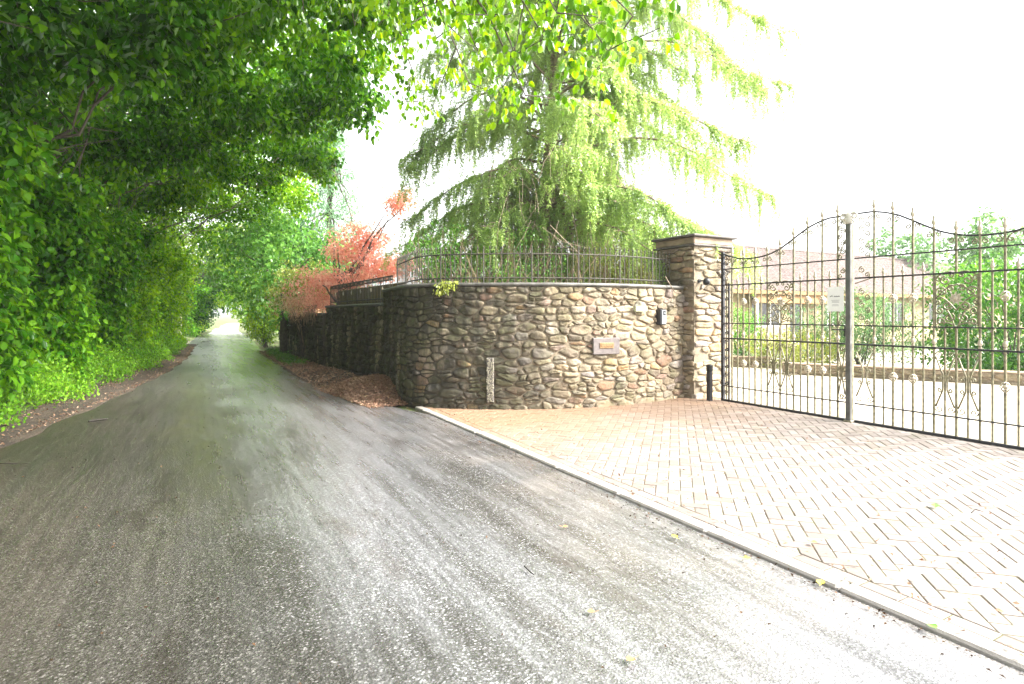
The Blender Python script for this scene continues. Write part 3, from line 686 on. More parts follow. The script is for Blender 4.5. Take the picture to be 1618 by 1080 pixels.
    # lyre panels: (centre x, width) in the lower register
    def lyre(x0, wd, z0, z1):
        mb = MB(); zc = (z0+z1)/2
        for sx in (-1, 1):
            xa = x0+sx*wd*.42
            pts = [(xa, 0, z0+.10), (x0+sx*wd*.10, 0, z0+.30), (x0+sx*wd*.10, 0, zc+.06), (x0+sx*wd*.10, 0, z1-.30), (xa, 0, z1-.09)]
            mb.tube(pts, .0095, 5)
            mb.tube([(p_[0]*1, 0, p_[2]) for p_ in scroll(x0+sx*wd*.42-sx*.035, z0+.075, .04, 0 if sx > 0 else math.pi, 1.3, -sx)], .006, 5)
            mb.tube(scroll(x0+sx*wd*.42-sx*.035, z1-.065, .036, 0 if sx > 0 else math.pi, 1.3, sx), .006, 5)
            mb.tube(scroll(x0+sx*(wd*.10+.03), zc-.09, .028, math.pi if sx > 0 else 0, 1.2, sx), .0078, 5)
            mb.tube(scroll(x0+sx*(wd*.10+.03), zc+.05, .028, math.pi if sx > 0 else 0, 1.2, -sx), .0078, 5)
        mb.build('lyre_scroll', M['iron'], g, True)
    lyre(xs[3]+dr*.5, dr, .30, 1.08); lyre(xs[4]+dr*.5, dr, .30, 1.08); lyre((.06+xs[0])/2, xs[0]-.06, .30, 1.08) if xs[0] > .15 else None
    # narrow scrolls next to both stiles and under the arch
    mb = PB('scroll', M['iron'], g)
    xm = (.062+xs[0])/2; wd = (xs[0]-.062)
    for z in (1.45, 1.62, 1.79, 2.08, 2.34, 2.46, 2.62, 2.74):
        mb.tube(scroll(xm-wd*.12, z, min(wd*.35, .045), 1.5, 1.4, 1), .0078, 5); mb.tube(scroll(xm+wd*.15, z-.07, min(wd*.3, .038), 4.5, 1.4, 1), .0078, 5)
    mb.tube([(.064, 0, 2.5), (xs[0], 0, 2.25)] if r0 < .25 else [(.064, 0, 1.9), (xs[0], 0, 1.97)], .007, 5)
    mb = PB('scroll', M['iron_dark'], g); xh = Lr-.065
    for i in range(13):
        z = .2+i*.14
        mb.tube(scroll(xh, z, .036, 1.5 if i % 2 else 4.6, 1.3, 1), .0078, 5)
    for z in (2.08, 2.17, 2.33, 2.42): mb.tube(scroll(xh, z, .045, z*9, 1.4, -1), .007, 5)
    mb = PB('scroll', M['iron'], g)
    for k_, x in enumerate(xs):
        zt = top_z(x)
        for sx in (-1, 1):
            r_ = .034; mb.tube(scroll(x+sx*.055, zt-.065, r_, math.pi/2, 1.25, sx), .0078, 5)
    for k_ in range(len(xs)-3, len(xs)):                            # little hoops on the hinge side
        x = xs[k_]; mb.tube([(x+dr/2+dr*.45*math.cos(math.pi*i/10), 0, top_z(x+.1)-.12+.11*math.sin(math.pi*i/10)) for i in range(11)], .007, 5)
    return g, xs
mid = P(4.49, 7.69, .0); angU = math.atan2(U.y, U.x)
gL, _ = gate_leaf(mid, angU, .17, .22, 2.11, 'left iron gate leaf, hinged at the stone pillar, with white notice')
gR, _ = gate_leaf(mid, angU+math.pi, .31, .228, 2.24, 'right iron gate leaf running out of frame in front of the green shrub')
# centre post: cover stile of the gates with lock and crown
mb = MB(); mb.box(-.034, -.025, .04, .034, .025, 2.70, .006)
cp = link_mesh('closing_post', mb.mesh('closing_post', simple('grey_galvanised_post', (.12, .12, .115), .5, .3, var=.3, scale=9)), gR)
cp.location = (0, -.035, 0)
mb = MB()
for sx in (-1, 1):
    mb.tube(scroll(sx*.07, 2.80, .055, math.pi if sx > 0 else 0, 1.3, -sx), .012, 6); mb.tube(scroll(sx*.05, 2.73, .035, math.pi/2, 1.2, sx), .010, 6)
mb.lathe([(.02, 2.70), (.05, 2.73), (.03, 2.77), (.045, 2.80), (.012, 2.87), (.002, 2.9)], n=8)
cw_ = mb.build('crown', simple('pale_stone_paint', (.55, .52, .46), .6, var=.1), gR, True); cw_.location = (0, -.035, 0)
mb = MB(); mb.box(-.055, -.05, -.02, .055, .06, .07, .01); fb = mb.build('foot', M['iron'], gR); fb.location = (0, -.03, .0)
# lever handle (on the road side)
mb = MB(); mb.box(-.02, .0, -.07, .02, .012, .07, .003); mb.tube([(0, .0, .02), (0, .07, .02)], .010, 8); mb.tube([(0, .065, .02), (.15, .065, .025)], .009, 8)
h_ = mb.build('handle', M['black_plastic'], gL); h_.location = (.04, .03, 1.26)
# notice
q = mid + U*.185 - V*.03; q.z = 1.53
N_ = empty('notice', q, angU, label='white paper notice with tiny grey print fixed to the left gate leaf', cat='notice')
# local x = U (to the left as seen), local y = -V side? keep the sheet thin and two sided
mb = MB(); mb.box(-.115, -.002, 0, .115, .002, .335); mb.build('sheet', M['white'], N_)
for yy, sg in ((.0032, 1), (-.0032, -1)):
    mb = MB()
    for z, a, b_ in ((.150, -.06, .06), (.135, -.05, .05), (.12, -.055, .05), (.088, -.045, .045), (.073, -.05, .05)):
        mb.box(a, min(yy, yy+sg*.0004), z, b_, max(yy, yy+sg*.0004), z+.005)
    mb.build('print', M['ink'], N_)
    mb = MB(); mb.tube([(.075, yy, .20), (.05, yy, .213), (.035, yy, .208)], .005, 5)
    for i in range(6): mb.box(-.06+i*.014, min(yy, yy+sg*.0004), .196, -.051+i*.014, max(yy, yy+sg*.0004), .21+(i % 2)*.003)
    mb.build('logo', M['ink_dark'], N_)

# ---------------------------------------------------------------- railings on the wall
def railing(path, l0, l1, z0, h, back, sp, label, rings=False):
    q0, _, n0 = path.at((l0+l1)/2); g = empty('iron_railing', (q0.x, q0.y, z0), 0, label=label, cat='railing')
    org = Vector((q0.x, q0.y, z0))
    def pt(l, z): q, d, nn = path.at(l); return q - nn*back + Vector((0, 0, z0+z)) - org
    n = max(2, int((l1-l0)/.25)); I = M['iron_rail']
    zs = [.09, h-.05] + ([h+.03] if rings else [])
    for z in zs: mb = MB(); mb.tube([pt(l0+(l1-l0)*i/n, z) for i in range(n+1)], .011, 4); mb.build('rail', I, g)
    nb = int((l1-l0)/sp)
    for i in range(nb+1):
        l = l0+(l1-l0)*i/nb; mb = MB(); ht = h+.03 if not rings else h+.03
        jx = random.uniform(-.004, .004)
        mb.tube([pt(l, -.02), pt(l+jx, ht)], .007 if i % 8 else .013, 5)
        if not rings: a = pt(l, ht); mb.lathe([(.004, 0), (.013, .012), (.010, .03), (.001, .06)], a, 5)
        mb.build('bar', I, g)
    if rings:
        mb = MB(); m_ = int((l1-l0)/.085)
        for i in range(m_):
            l = l0+(i+.5)*(l1-l0)/m_; mb.tube([pt(l+.034*math.cos(2*math.pi*j/10), h-.01+.034*math.sin(2*math.pi*j/10)) for j in range(11)], .006, 4)
        mb.build('ring_frieze', I, g)
        for i in range(6):
            mb = MB(); a = pt(l0+(i+.7)*(l1-l0)/6.5, .30); mb.lathe([(.004, -.06), (.02, -.02), (.012, .02), (.001, .05)], a, 6); mb.build('bulb_finial', M['gilt'], g)
    return g
railing(w1, .15, w1.L-.1, H1+.055, .52, .22, .10, 'tall thin iron railing following the top of the curved wall')
railing(w2, .05, w2.L-.1, 1.72, .50, .10, .11, 'lower iron railing with ring frieze on the dark straight wall', True)
# timber fence behind it
g = empty('timber_fence', P(13.5, 3.52, 1.66), 0, label='olive brown boarded fence behind the ring topped railing', cat='fence')
mb = MB(); pa, pb = P(16.1, 3.46, 0)-P(13.5, 3.52, 0), P(10.9, 3.62, 0)-P(13.5, 3.52, 0); n = 44
for i in range(n):
    a = pa.lerp(pb, i/n); b_ = pa.lerp(pb, (i+.96)/n); o_ = V*(.012 if i % 2 else 0)+V*.0; z1 = .44+random.uniform(-.006, .006)
    vs = [a+o_, b_+o_, b_+o_+V*.018, a+o_+V*.018]; mb.add([v+Vector((0, 0, .0)) for v in vs]+[v+Vector((0, 0, z1)) for v in vs], [(0,1,5,4),(1,2,6,5),(2,3,7,6),(3,0,4,7),(4,5,6,7),(3,2,1,0)])
mb.build('boards', M['timber'], g)
for z in (.12, .45): mb = MB(); mb.tube([pa-V*.012+Vector((0,0,z)), pb-V*.012+Vector((0,0,z))], .018, 4); mb.build('rail', M['timber'], g)

# ---------------------------------------------------------------- house behind the gates
hx, hy = 8.2, 23.6; HA = math.atan2(V.y, V.x)
Hs = empty('bungalow', (hx, hy, 0), HA, label='low cream stone bungalow with brown tiled roof seen through the gates', cat='house')
HL, HD = 30, 7.0
def wall_with_holes(L, H, holes, th):
    mb = MB(); xs = sorted({0, L} | {h[0] for h in holes} | {h[2] for h in holes}); zs = sorted({0, H} | {h[1] for h in holes} | {h[3] for h in holes})
    for i in range(len(xs)-1):
        for j in range(len(zs)-1):
            cx, cz = (xs[i]+xs[i+1])/2, (zs[j]+zs[j+1])/2
            if any(h[0] < cx < h[2] and h[1] < cz < h[3] for h in holes): continue
            mb.add([(xs[i], 0, zs[j]), (xs[i+1], 0, zs[j]), (xs[i+1], 0, zs[j+1]), (xs[i], 0, zs[j+1])], [(0,1,2,3)])
    for x0, z0, x1, z1 in holes:
        c = [(x0, z0), (x1, z0), (x1, z1), (x0, z1)]
        for a in range(4):
            p_, q_ = c[a], c[(a+1) % 4]; mb.add([(p_[0], 0, p_[1]), (q_[0], 0, q_[1]), (q_[0], th, q_[1]), (p_[0], th, p_[1])], [(0,1,2,3)])
    return mb
holes = [(2.6, .9, 4.6, 2.25), (5.2, .1, 6.2, 2.15), (8.0, .9, 9.8, 2.1), (13, .9, 15, 2.1), (17.5, .9, 19.5, 2.1)]
wall_with_holes(HL, 2.45, holes, .15).build('front_wall', M['cream'], Hs)
mb = MB(); mb.add([(0,0,0),(0,HD,0),(0,HD,2.45),(0,HD/2,4.9),(0,0,2.45)], [(0,1,2,3,4)]); mb.add([(HL,0,0),(HL,HD,0),(HL,HD,2.45),(HL,HD/2,4.9),(HL,0,2.45)], [(4,3,2,1,0)]); mb.add([(0,HD,0),(HL,HD,0),(HL,HD,2.45),(0,HD,2.45)], [(0,1,2,3)]); mb.build('side_walls', M['cream'], Hs)
for i, (x0, z0, x1, z1) in enumerate(holes):
    mb = MB()
    for a in ((x0, .06, z0, x0+.06, .12, z1), (x1-.06, .06, z0, x1, .12, z1), (x0+.06, .06, z0, x1-.06, .12, z0+.06), (x0+.06, .06, z1-.06, x1-.06, .12, z1)): mb.box(*a)
    if i != 1:
        for q in range(1, 3): xx = x0+(x1-x0)*q/3; mb.box(xx-.03, .065, z0+.06, xx+.03, .115, z1-.06)
    fr = mb.build('door' if i == 1 else 'window', M['white'], Hs)
    mb = MB(); mb.add([(x0+.05, .10, z0+.05), (x1-.05, .10, z0+.05), (x1-.05, .10, z1-.05), (x0+.05, .10, z1-.05)], [(0,1,2,3)]); mb.build('pane', M['glass'], fr)
mb = MB(); mb.box(2.3, -.5, 1.95, 7.4, -.42, 2.40, .01); mb.build('porch_fascia', M['brownwood'], Hs)
for x in (2.3, 7.25): mb = MB(); mb.box(x, -.48, .0, x+.12, -.36, 1.95); mb.build('porch_post', M['white'], Hs)
mb = MB(); mb.box(-.4, -.62, 2.34, HL+.4, -.58, 2.50); mb.build('fascia', M['brownwood'], Hs)
for sgn in (0, 1):
    mb = MB(); nx = int((HL+.8)/.075); rows = 15; y0, z0 = (-.6, 2.46) if sgn == 0 else (HD+.6, 2.46); y1, z1 = HD/2, 4.98; vs = []; per = nx+1
    for r_ in range(rows):
        for e in (0, 1):
            f = (r_+e)/rows; y = y0+(y1-y0)*f; z = z0+(z1-z0)*f+(.045 if e == 0 else 0)
            for i in range(nx+1):
                vs.append((-.4+(HL+.8)*i/nx, y, z+.030*math.sin(i*2*math.pi/4)))
    fs = [(r_*per+i, r_*per+i+1, (r_+1)*per+i+1, (r_+1)*per+i) for r_ in range(2*rows-1) for i in range(nx)]
    mb.add(vs, fs); mb.build('roof', M['tile'], Hs)
mb = MB(); mb.tube([(-.4, HD/2, 5.0), (HL+.4, HD/2, 5.0)], .10, 8); mb.build('ridge', M['tile'], Hs)
# low bed walls in the court
def low_wall(a, b_, h, label, seed):
    pth = Path([a, b_]); q, d, nn = pth.at(.3)
    if nn.dot(-q) < 0: pth = Path([b_, a])
    g = empty('garden_wall', pth.p[0].lerp(pth.p[-1], .5), 0, label=label, cat='garden wall')
    adopt(stone_part('stonework', pth, h, M['stone_low'], None, cw=.09, ch=.06, wr=(2, 4), hr=[1, 2], proud=.03, seed=seed, warp=.4), g)
    adopt(core('mortar_core', pth, h, .25, M['mortar_pillar'], None), g); adopt(coping('coping', pth, h, .25, M['capstone'], None, over=.03, h=.04), g)
low_wall(Vector((6.5, 13.7, 0)), Vector((10.9, 11.1, 0)), .28, 'low stone bed wall in front of the big green shrub, inside the gates', 51)
low_wall(Vector((4.6, 16.0, 0)), Vector((6.9, 15.2, 0)), .30, 'short low stone bed wall behind the hinged end of the left gate', 52)
# ---------------------------------------------------------------- plants and trees
def shrub(name, c, r, n, per, leaf, mat, label, cat='shrub', group=None, shape=LEAF4, up=.6, rad=.16, stems=True, zmin=.03, wl=.55, lo=.5, twigmat='bark'):
    g = empty(name, (c[0], c[1], 0), 0, label=label, cat=cat, group=group)
    q, d = ell_shell((0, 0, c[2]), r, n, lo, zmin); p_, nr, ax = sprays(q, per, rad, .7, up, d)
    cards('foliage', p_, nr, ax, leaf*rng.uniform(.7, 1.25, len(p_)), leaf*wl, mat, g, shape)
    if stems:
        mb = MB()
        for i in range(9):
            e = q[rng.integers(len(q))]; mb.tube([(random.uniform(-.1, .1), random.uniform(-.1, .1), 0), (e[0]*.4, e[1]*.4, e[2]*.55), tuple(e)], [.022, .014, .004], 5)
        mb.build('stems', M[twigmat], g)
    return g
def limb(mb, a, b_, r0, r1, sag=.0, n=7, wob=.08):
    a, b_ = Vector(a), Vector(b_); pts = []; L = (b_-a).length
    for i in range(n+1):
        f = i/n; p_ = a.lerp(b_, f) + Vector((0, 0, sag*math.sin(math.pi*f)*L))
        if 0 < i < n: p_ += Vector((random.uniform(-1, 1), random.uniform(-1, 1), random.uniform(-1, 1)))*wob*L*.25
        pts.append(p_)
    mb.tube(pts, [r0+(r1-r0)*(i/n)**.8 for i in range(n+1)], 6); return pts

# --- left row of trees arching over the lane
def arch_tree(s0, half, label, leafsz, nface, nroof, per, mat, shape, reach=3.1, first=False, rad=.32):
    c = road_c(s0); tb = c-3.9; base = P(s0, tb, .3); g = empty('roadside_tree', base, 0, label=label, cat='tree', group='trees arching over the lane from the left')
    org = np.array(base); edge = lambda s: np.interp(s, [0, 9, 14, 22, 35, 80], [-2.9, -2.75, -2.25, -1.35, -.55, .9])
    # leafy face beside the lane
    s = s0+rng.uniform(-half, half, nface); z = .35+rng.random(nface)**.85*3.3
    t = edge(s)+.10-.35*np.exp(-((z-1.0)/.6)**2)*0+np.clip((z-1.4)*.26, 0, 1.2)-np.abs(rng.normal(0, .38, nface))+.28*np.sin(s*1.9+z*1.3)+.2*np.sin(s*4.1-z*2.2)
    A = ST(s, t, 0); A[:, 2] = z+np.where(s > 34, -.3, 0)
    # roof
    n2 = nroof; s = s0+rng.uniform(-half*1.15, half*1.15, n2); f = rng.random(n2); cc = np.interp(s, [-30, 12, 21, 35, 80], [.1, .35, .75, 1.25, 3.1])
    t = cc-2.8+f*(reach+2.6-.0); und = 3.9+2.0*np.sin(np.clip((f+.05)*1.7, 0, 1.9))*np.clip(1.15-s0*.012, .55, 1.1)-.6*np.clip(f-.8, 0, 1)
    und = und*np.interp(s, [0, 20, 30, 45, 80], [1, 1, .80, .62, .58])+.5*np.sin(s*1.35+t*.8)+.35*np.sin(s*2.7-t*1.9)
    z = und+rng.exponential(.6, n2)
    B = ST(s, t, 0); B[:, 2] = z
    # shaded interior behind
    n3 = nface//3; s = s0+rng.uniform(-half, half, n3); D = ST(s, edge(s)-1.2-rng.random(n3)*2.2, 0); D[:, 2] = .6+rng.random(n3)*8
    cent = np.concatenate([A, B, D])
    outv = np.concatenate([np.tile(np.array((V.x, V.y, .15)), (len(A), 1)), np.tile(np.array((V.x*.3, V.y*.3, .4)), (len(B)+len(D), 1))])
    p_, nr, ax = sprays(cent, per, rad, .5, .75, outv)
    cards('crown', p_, nr, ax, leafsz*rng.uniform(.65, 1.3, len(p_)), leafsz*.78, mat, g, shape, origin=org)
    mb = MB(); tp = Vector((0, 0, 0)); lean = V*random.uniform(.2, .7)
    tr = limb(mb, tp-Vector((0, 0, .3)), lean+Vector((0, 0, 5.6)), .17, .08, 0, 8, .10)
    for i in range(17):
        a = tr[random.randint(3, 8)]; j = rng.integers(len(B)); e = Vector(B[j]-org); pts = limb(mb, a, a.lerp(e, random.uniform(.75, 1)), .034, .007, .05, 9, .13)
        for q in range(5):
            k_ = pts[random.randint(3, 7)]; j = rng.integers(len(cent)); e = Vector(cent[j]-org); d_ = (e-k_)
            if d_.length > 2: d_ = d_.normalized()*random.uniform(.8, 1.8)
            limb(mb, k_, k_+d_, .016, .004, .02, 5, .12)
    for i in range(14):                                              # bare shaded stems low down
        j = rng.integers(len(A)); e = Vector(A[j]-org); b0 = Vector((e.x*.5+random.uniform(-.5, .5), e.y*.5+random.uniform(-.5, .5), 0)); limb(mb, b0, e, .02, .004, .04, 5, .15)
    mb.build('trunk', M['bark'], g); return g
names = ['nearest', 'second nearest', 'third', 'fourth', 'fifth', 'sixth', 'seventh', 'eighth', 'ninth', 'farthest']
spec = [(6.5, 2.6, .13, 240, 620, 28), (10.8, 2.5, .13, 700, 900, 28), (15.2, 2.4, .125, 700, 900, 26), (19.6, 2.3, .12, 560, 700, 24), (24, 2.3, .11, 420, 380, 20), (28.6, 2.4, .12, 360, 320, 18), (43, 3.0, .16, 300, 300, 16), (50, 3.6, .18, 280, 300, 15), (58, 4, .20, 260, 280, 14), (67, 5, .22, 240, 260, 14)]
for i, (s0, hf, lz, nf, nrf, per) in enumerate(spec):
    arch_tree(s0, hf, '%s of the leafy green trees arching over the lane from the left bank' % names[i] if i < 9 else 'farthest leafy green tree on the left bank at the tunnel mouth', lz, nf, nrf, per, M['leaf'] if i < 3 else M['leaf_mid'] if i < 5 else M['leaf_lime'] if i != 6 else M['leaf'], LEAF6 if i < 3 else LEAF4, reach=2.9 if i < 6 else 4.2, rad=.30 if i < 4 else .38)  # farther crowns get lighter leaves: tunnel light put into their colour
# branch hanging in near the camera from the tree overhead
base = P(3.2, -4.2, .2); g = empty('overhead_tree', base, 0, label='tree overhead whose bright leafy sprays hang in at the top of the view', cat='tree'); org = Vector(base)
mb = MB(); limb(mb, (0, 0, -.2), (.8, .3, 5.0), .2, .12, 0, 7)
tips = []
for (px, py, d) in ((690, 60, 6.0), (760, 90, 5.4), (830, 150, 4.9), (860, 60, 4.8), (930, 40, 4.6), (1000, 25, 4.4), (640, 110, 7.0), (720, -20, 5.6), (900, -40, 4.6), (560, 40, 6.6), (600, -30, 6.0), (790, 20, 5.0), (820, 100, 5.2), (740, 130, 5.8), (960, 80, 4.9), (700, 0, 5.2), (880, 20, 4.2), (660, 160, 7.2), (480, 20, 6.6), (400, -20, 6.5), (1010, -60, 4.4)):
    tips.append(Vector(((px-809)/900*d, d, 1.5+(495-py)/900*d)))
hub = Vector((-1.6, 4.4, 5.6)); limb(mb, (.8, .3, 5.0), hub-org, .11, .07, .04, 8); cen = []
for tp in tips:
    pts = limb(mb, hub-org, tp-org, .032, .005, .10, 10, .06)
    for i, f in enumerate((4, 5, 6, 7, 8, 9, 10)):
        base_ = pts[f]
        for q in range(3):
            o_ = Vector((random.gauss(0, .28), random.gauss(0, .28), random.gauss(-.10, .18))); e = base_+o_
            if q == 0: limb(mb, base_, e, .007, .003, 0, 3)
            cen.append(e+org)
mb.build('trunk', M['bark'], g)
cen = np.array([tuple(c) for c in cen]); p_, nr, ax = sprays(cen, 12, .18, .6, .7, None, .5)
cards('crown', p_, nr, ax, .078*rng.uniform(.6, 1.25, len(p_)), .078*.82, M['leaf_mid'], g, LEAF6, origin=np.array(org))
# canopy of it above and behind camera left
n = 420; s = rng.uniform(1, 8, n); t = rng.uniform(-5.5, .8, n); z = 5.2+rng.exponential(.8, n)+.5*np.sin(s*1.4)
q = ST(s, t, 0); q[:, 2] = z; p_, nr, ax = sprays(q, 22, .34, .5, .7); cards('crown', p_, nr, ax, .1*rng.uniform(.7, 1.2, len(p_)), .08, M['leaf'], g, LEAF4, origin=np.array(org))

# wood standing behind the left row
mbq = []
n = 2300; s = rng.uniform(6, 72, n); t = -5.2-rng.random(n)*3-.02*s; z = .4+rng.random(n)*10.5; q = ST(s, t, 0); q[:, 2] = z
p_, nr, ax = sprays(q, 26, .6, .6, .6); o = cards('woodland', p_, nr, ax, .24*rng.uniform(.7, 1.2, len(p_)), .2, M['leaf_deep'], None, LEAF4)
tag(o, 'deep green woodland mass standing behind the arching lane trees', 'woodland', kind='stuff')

# verge plants
n = 2600; s = 8+rng.random(n)**1.15*24; ed = np.array([road_c(a)-road_hw(a) for a in s]); t = ed-.15-rng.random(n)*1.35+.12*np.sin(s*2.2)
q = ST(s, t, 0); q[:, 2] = .02+np.clip((ed-t), 0, 1.4)*.38+rng.random(n)*.42*np.clip((ed-t)*2, .15, 1)
p_, nr, ax = sprays(q, 24, .19, .9, .9, np.array((V.x*.5, V.y*.5, 0)), -.3)
o = cards('verge_plants', p_, nr, ax, .062*rng.uniform(.5, 1.3, len(p_)), .062*.7, M['verge'], None, LEAF4); tag(o, 'bright green low plants covering the bank at the left edge', 'ground cover', kind='stuff')
# right verge weeds at the foot of the far wall
n = 260; s = rng.uniform(17, 24.5, n); t = np.array([road_c(a)+road_hw(a) for a in s])+.1+rng.random(n)*.55; q = ST(s, t, 0); q[:, 2] = .03+rng.random(n)*.10
p_, nr, ax = sprays(q, 14, .12, .6, .9); o = cards('verge_weeds', p_, nr, ax, .055, .03, M['shrub'], None, LEAF4); tag(o, 'thin green weeds at the foot of the farthest wall', 'weeds', kind='stuff')

# --- right-hand trees beyond the walls
def blob_tree(name, s0, t0, blobs, leaf, per, mat, label, group=None, trunk_h=3, rad=.4, shape=LEAF4, xy=None, lo=.45, wl=.7, up=.7):
    base = P(s0, t0, 0) if xy is None else Vector((xy[0], xy[1], 0)); g = empty(name, base, 0, label=label, cat='tree', group=group); cs = []; ds = []
    mb = MB(); tr = limb(mb, (0, 0, -.2), (random.uniform(-.2, .2), random.uniform(-.2, .2), trunk_h), .16, .08, 0, 6)
    for (x, y, z, rx, ry, rz, n) in blobs:
        q, d = ell_shell((x, y, z), (rx, ry, rz), n, lo, .05); cs.append(q); ds.append(d)
        for i in range(3): limb(mb, tr[random.randint(3, 6)], tuple(q[rng.integers(len(q))]), .05, .008, .03, 6)
    q = np.concatenate(cs); d = np.concatenate(ds); p_, nr, ax = sprays(q, per, rad, .6, up, d)
    cards('crown', p_, nr, ax, leaf*rng.uniform(.7, 1.25, len(p_)), leaf*wl, mat, g, shape); mb.build('trunk', M['bark'], g); return g
blob_tree('broadleaf_tree', 26, 4.4, [(0, 0, 3.6, 1.9, 2.2, 1.6, 300), (-1.6, .6, 4.9, 1.8, 2.0, 1.0, 220), (.2, .3, 1.6, 1.3, 1.5, 1.5, 160)], .15, 20, M['leaf_deep'], 'dark green broadleaf tree just past the end of the stone walls')
blob_tree('broadleaf_tree', 31, 4.6, [(-.4, 0, 3.0, 2.0, 2.4, 2.6, 360), (-2.2, .4, 5.2, 2.0, 2.4, .9, 220)], .14, 20, M['leaf_lime'], 'sunlit yellow green tree on the right of the lane tunnel')
blob_tree('broadleaf_tree', 39, 5.0, [(-.4, 0, 3.0, 2.1, 3.0, 2.8, 330), (-2.6, .4, 5.4, 2.2, 2.8, .9, 200)], .17, 17, M['leaf_lime'], 'lime green tree behind the sunlit one on the right of the tunnel')
blob_tree('broadleaf_tree', 48, 5.1, [(-.4, 0, 3.0, 2.2, 3.6, 3.0, 330), (-3, .4, 5.2, 2.4, 3.2, .9, 200)], .2, 15, M['leaf'], 'mid green tree deep in the tunnel on the right side')
blob_tree('broadleaf_tree', 60, 5.9, [(-.4, 0, 3.0, 2.4, 5, 3.2, 350), (-3, .4, 5.2, 2.6, 4, 1, 200)], .22, 14, M['leaf_lime'], 'farthest tree on the right at the bright tunnel mouth')
blob_tree('broadleaf_tree', 45, -.5, [(0, 0, 1.9, 1.7, 1.8, 1.7, 260), (.8, -.2, 3.7, 1.9, 1.8, 1.1, 180)], .16, 18, M['leaf_deep'], 'rounded dark green tree beside the side entrance left of the lane')
# ivy at the wall end, hedge foot
shrub('ivy', tuple(P(23.6, 3.5, .9)), (.55, .6, .9), 150, 22, .12, M['leaf_deep'], 'dark glossy ivy hanging over the end of the farthest wall', 'ivy', rad=.2)
shrub('yellow_shrub', tuple(P(27.5, 2.7, 1.4)), (.6, 1.5, 1.5), 230, 22, .10, M['leaf_lime'], 'bright yellow green shrub at the right edge of the lane', 'shrub', rad=.2)
shrub('grey_shrub', tuple(P(23.8, 3.2, 1.9)), (.75, .8, .8), 150, 20, .10, M['maple_pale'], 'greyish feathery shrub above the ivy beside the lane', 'shrub', rad=.22, zmin=.9)
# tall backdrop trees, right of the lane and behind walls
blob_tree('conifer', 0, 0, [(0, 0, 2.5+i*1.25, 2.5-i*.33, 2.5-i*.33, .9, 110) for i in range(7)], .16, 16, M['needle_b'], 'pale blue green conifer rising behind the red maple', xy=(-7.7, 24), trunk_h=9, wl=.25)
blob_tree('broadleaf_tree', 0, 0, [(0, 0, 3.4, 2.6, 2.6, 2.3, 360)], .16, 18, M['shrub'], 'pale green rounded tree between the lane trees and the red maple', xy=(-8.2, 20.5), trunk_h=3)
# red maple
shrub('pale_shrub', (-6.6, 18.0, 2.4), (1.1, .8, .9), 150, 18, .09, M['shrub_y'], 'yellow green shrub mixed in behind the red maple', rad=.22, lo=.3)
blob_tree('red_maple', 0, 0, [(-.15, 0, 2.45, 1.25, 1.2, .45, 120), (1.2, .3, 2.9, 1.1, 1.1, .5, 120), (.5, .6, 3.7, 1.0, 1.0, .55, 90), (1.6, .5, 4.9, .55, .6, .35, 40), (0, .3, 3.3, .7, .7, .3, 30)], .085, 22, M['maple'], 'salmon red Japanese maple leaning over the boarded fence', xy=(-5.0, 16.6), trunk_h=2.6, rad=.3, shape=LEAF4, lo=.3)
sh = shrub('weeping_maple', tuple(P(19.3, 3.15, 1.8)), (.85, 1.7, .42), 200, 18, .075, M['maple_pale'], 'pale pink weeping shrub spilling over the farthest wall top', 'shrub', rad=.22, zmin=1.3, wl=.4, twigmat='twig')
sh2 = shrub('weeping_maple', tuple(P(17.2, 3.2, 1.85)), (.55, .9, .26), 90, 18, .075, M['maple'], 'redder weeping shrub at the near end of the farthest wall', 'shrub', rad=.2, zmin=1.45, wl=.4, twigmat='twig')
mb = MB()
for i in range(150):
    a = P(random.uniform(16.7, 21.5), 2.98, 1.75)-sh.location; mb.tube([a, a+Vector((random.gauss(0, .05), random.gauss(0, .05), -random.uniform(.2, .6)))-V*.1], .005, 3)
mb.build('hanging_stems', M['twig'], sh)

# --- big weeping conifer behind the curved wall
TX, TY = .74, 13.2
g = empty('weeping_conifer', (TX, TY, 0), 0, label='huge pale green weeping conifer with drooping boughs above the curved wall', cat='tree')
mb = MB(); tp = [(0, 0, 0), (.02, 0, 1.5), (.06, 0, 3), (.14, 0, 5), (.26, 0, 7), (.36, 0, 9.5), (.4, 0, 12.5)]
mb.tube(tp, [.24, .21, .19, .165, .13, .09, .04], 10)
def trunk_at(z): return Vector((float(np.interp(z, [0, 3, 5, 7, 9.5, 12.5], [0, .06, .14, .26, .36, .4])), 0, z))
limbs = []
explicit = [(8.2, -8, 5.0, .12, .06), (6.9, -16, 4.7, .12, .03), (7.9, 170, 3.4, .12, .03), (3.9, -45, 4.0, .10, -.08), (3.3, -38, 3.9, .10, -.06), (3.6, -24, 4.3, .10, -.05), (3.2, -52, 3.4, .08, -.05), (3.5, 180, 3.5, .14, .02), (4.3, 165, 3.6, .12, .02), (3.1, 5, 3.2, .12, .0), (2.9, 195, 2.8, .15, 0), (5.0, 2, 5.1, .10, .02), (5.6, 178, 3.5, .10, .02), (4.7, 190, 2.2, .06, 0), (6.5, -5, 3.0, .14, .04), (6.1, 172, 3.2, .16, .04), (7.4, 12, 5.3, .2, .12), (6.0, 20, 4.6, .05, -.02), (3.9, 150, 3.4, .12, 0), (3.6, 15, 3.2, .1, .0)]
for z, az, L, ri, en in explicit: limbs.append((z, R(az), L, ri, en))
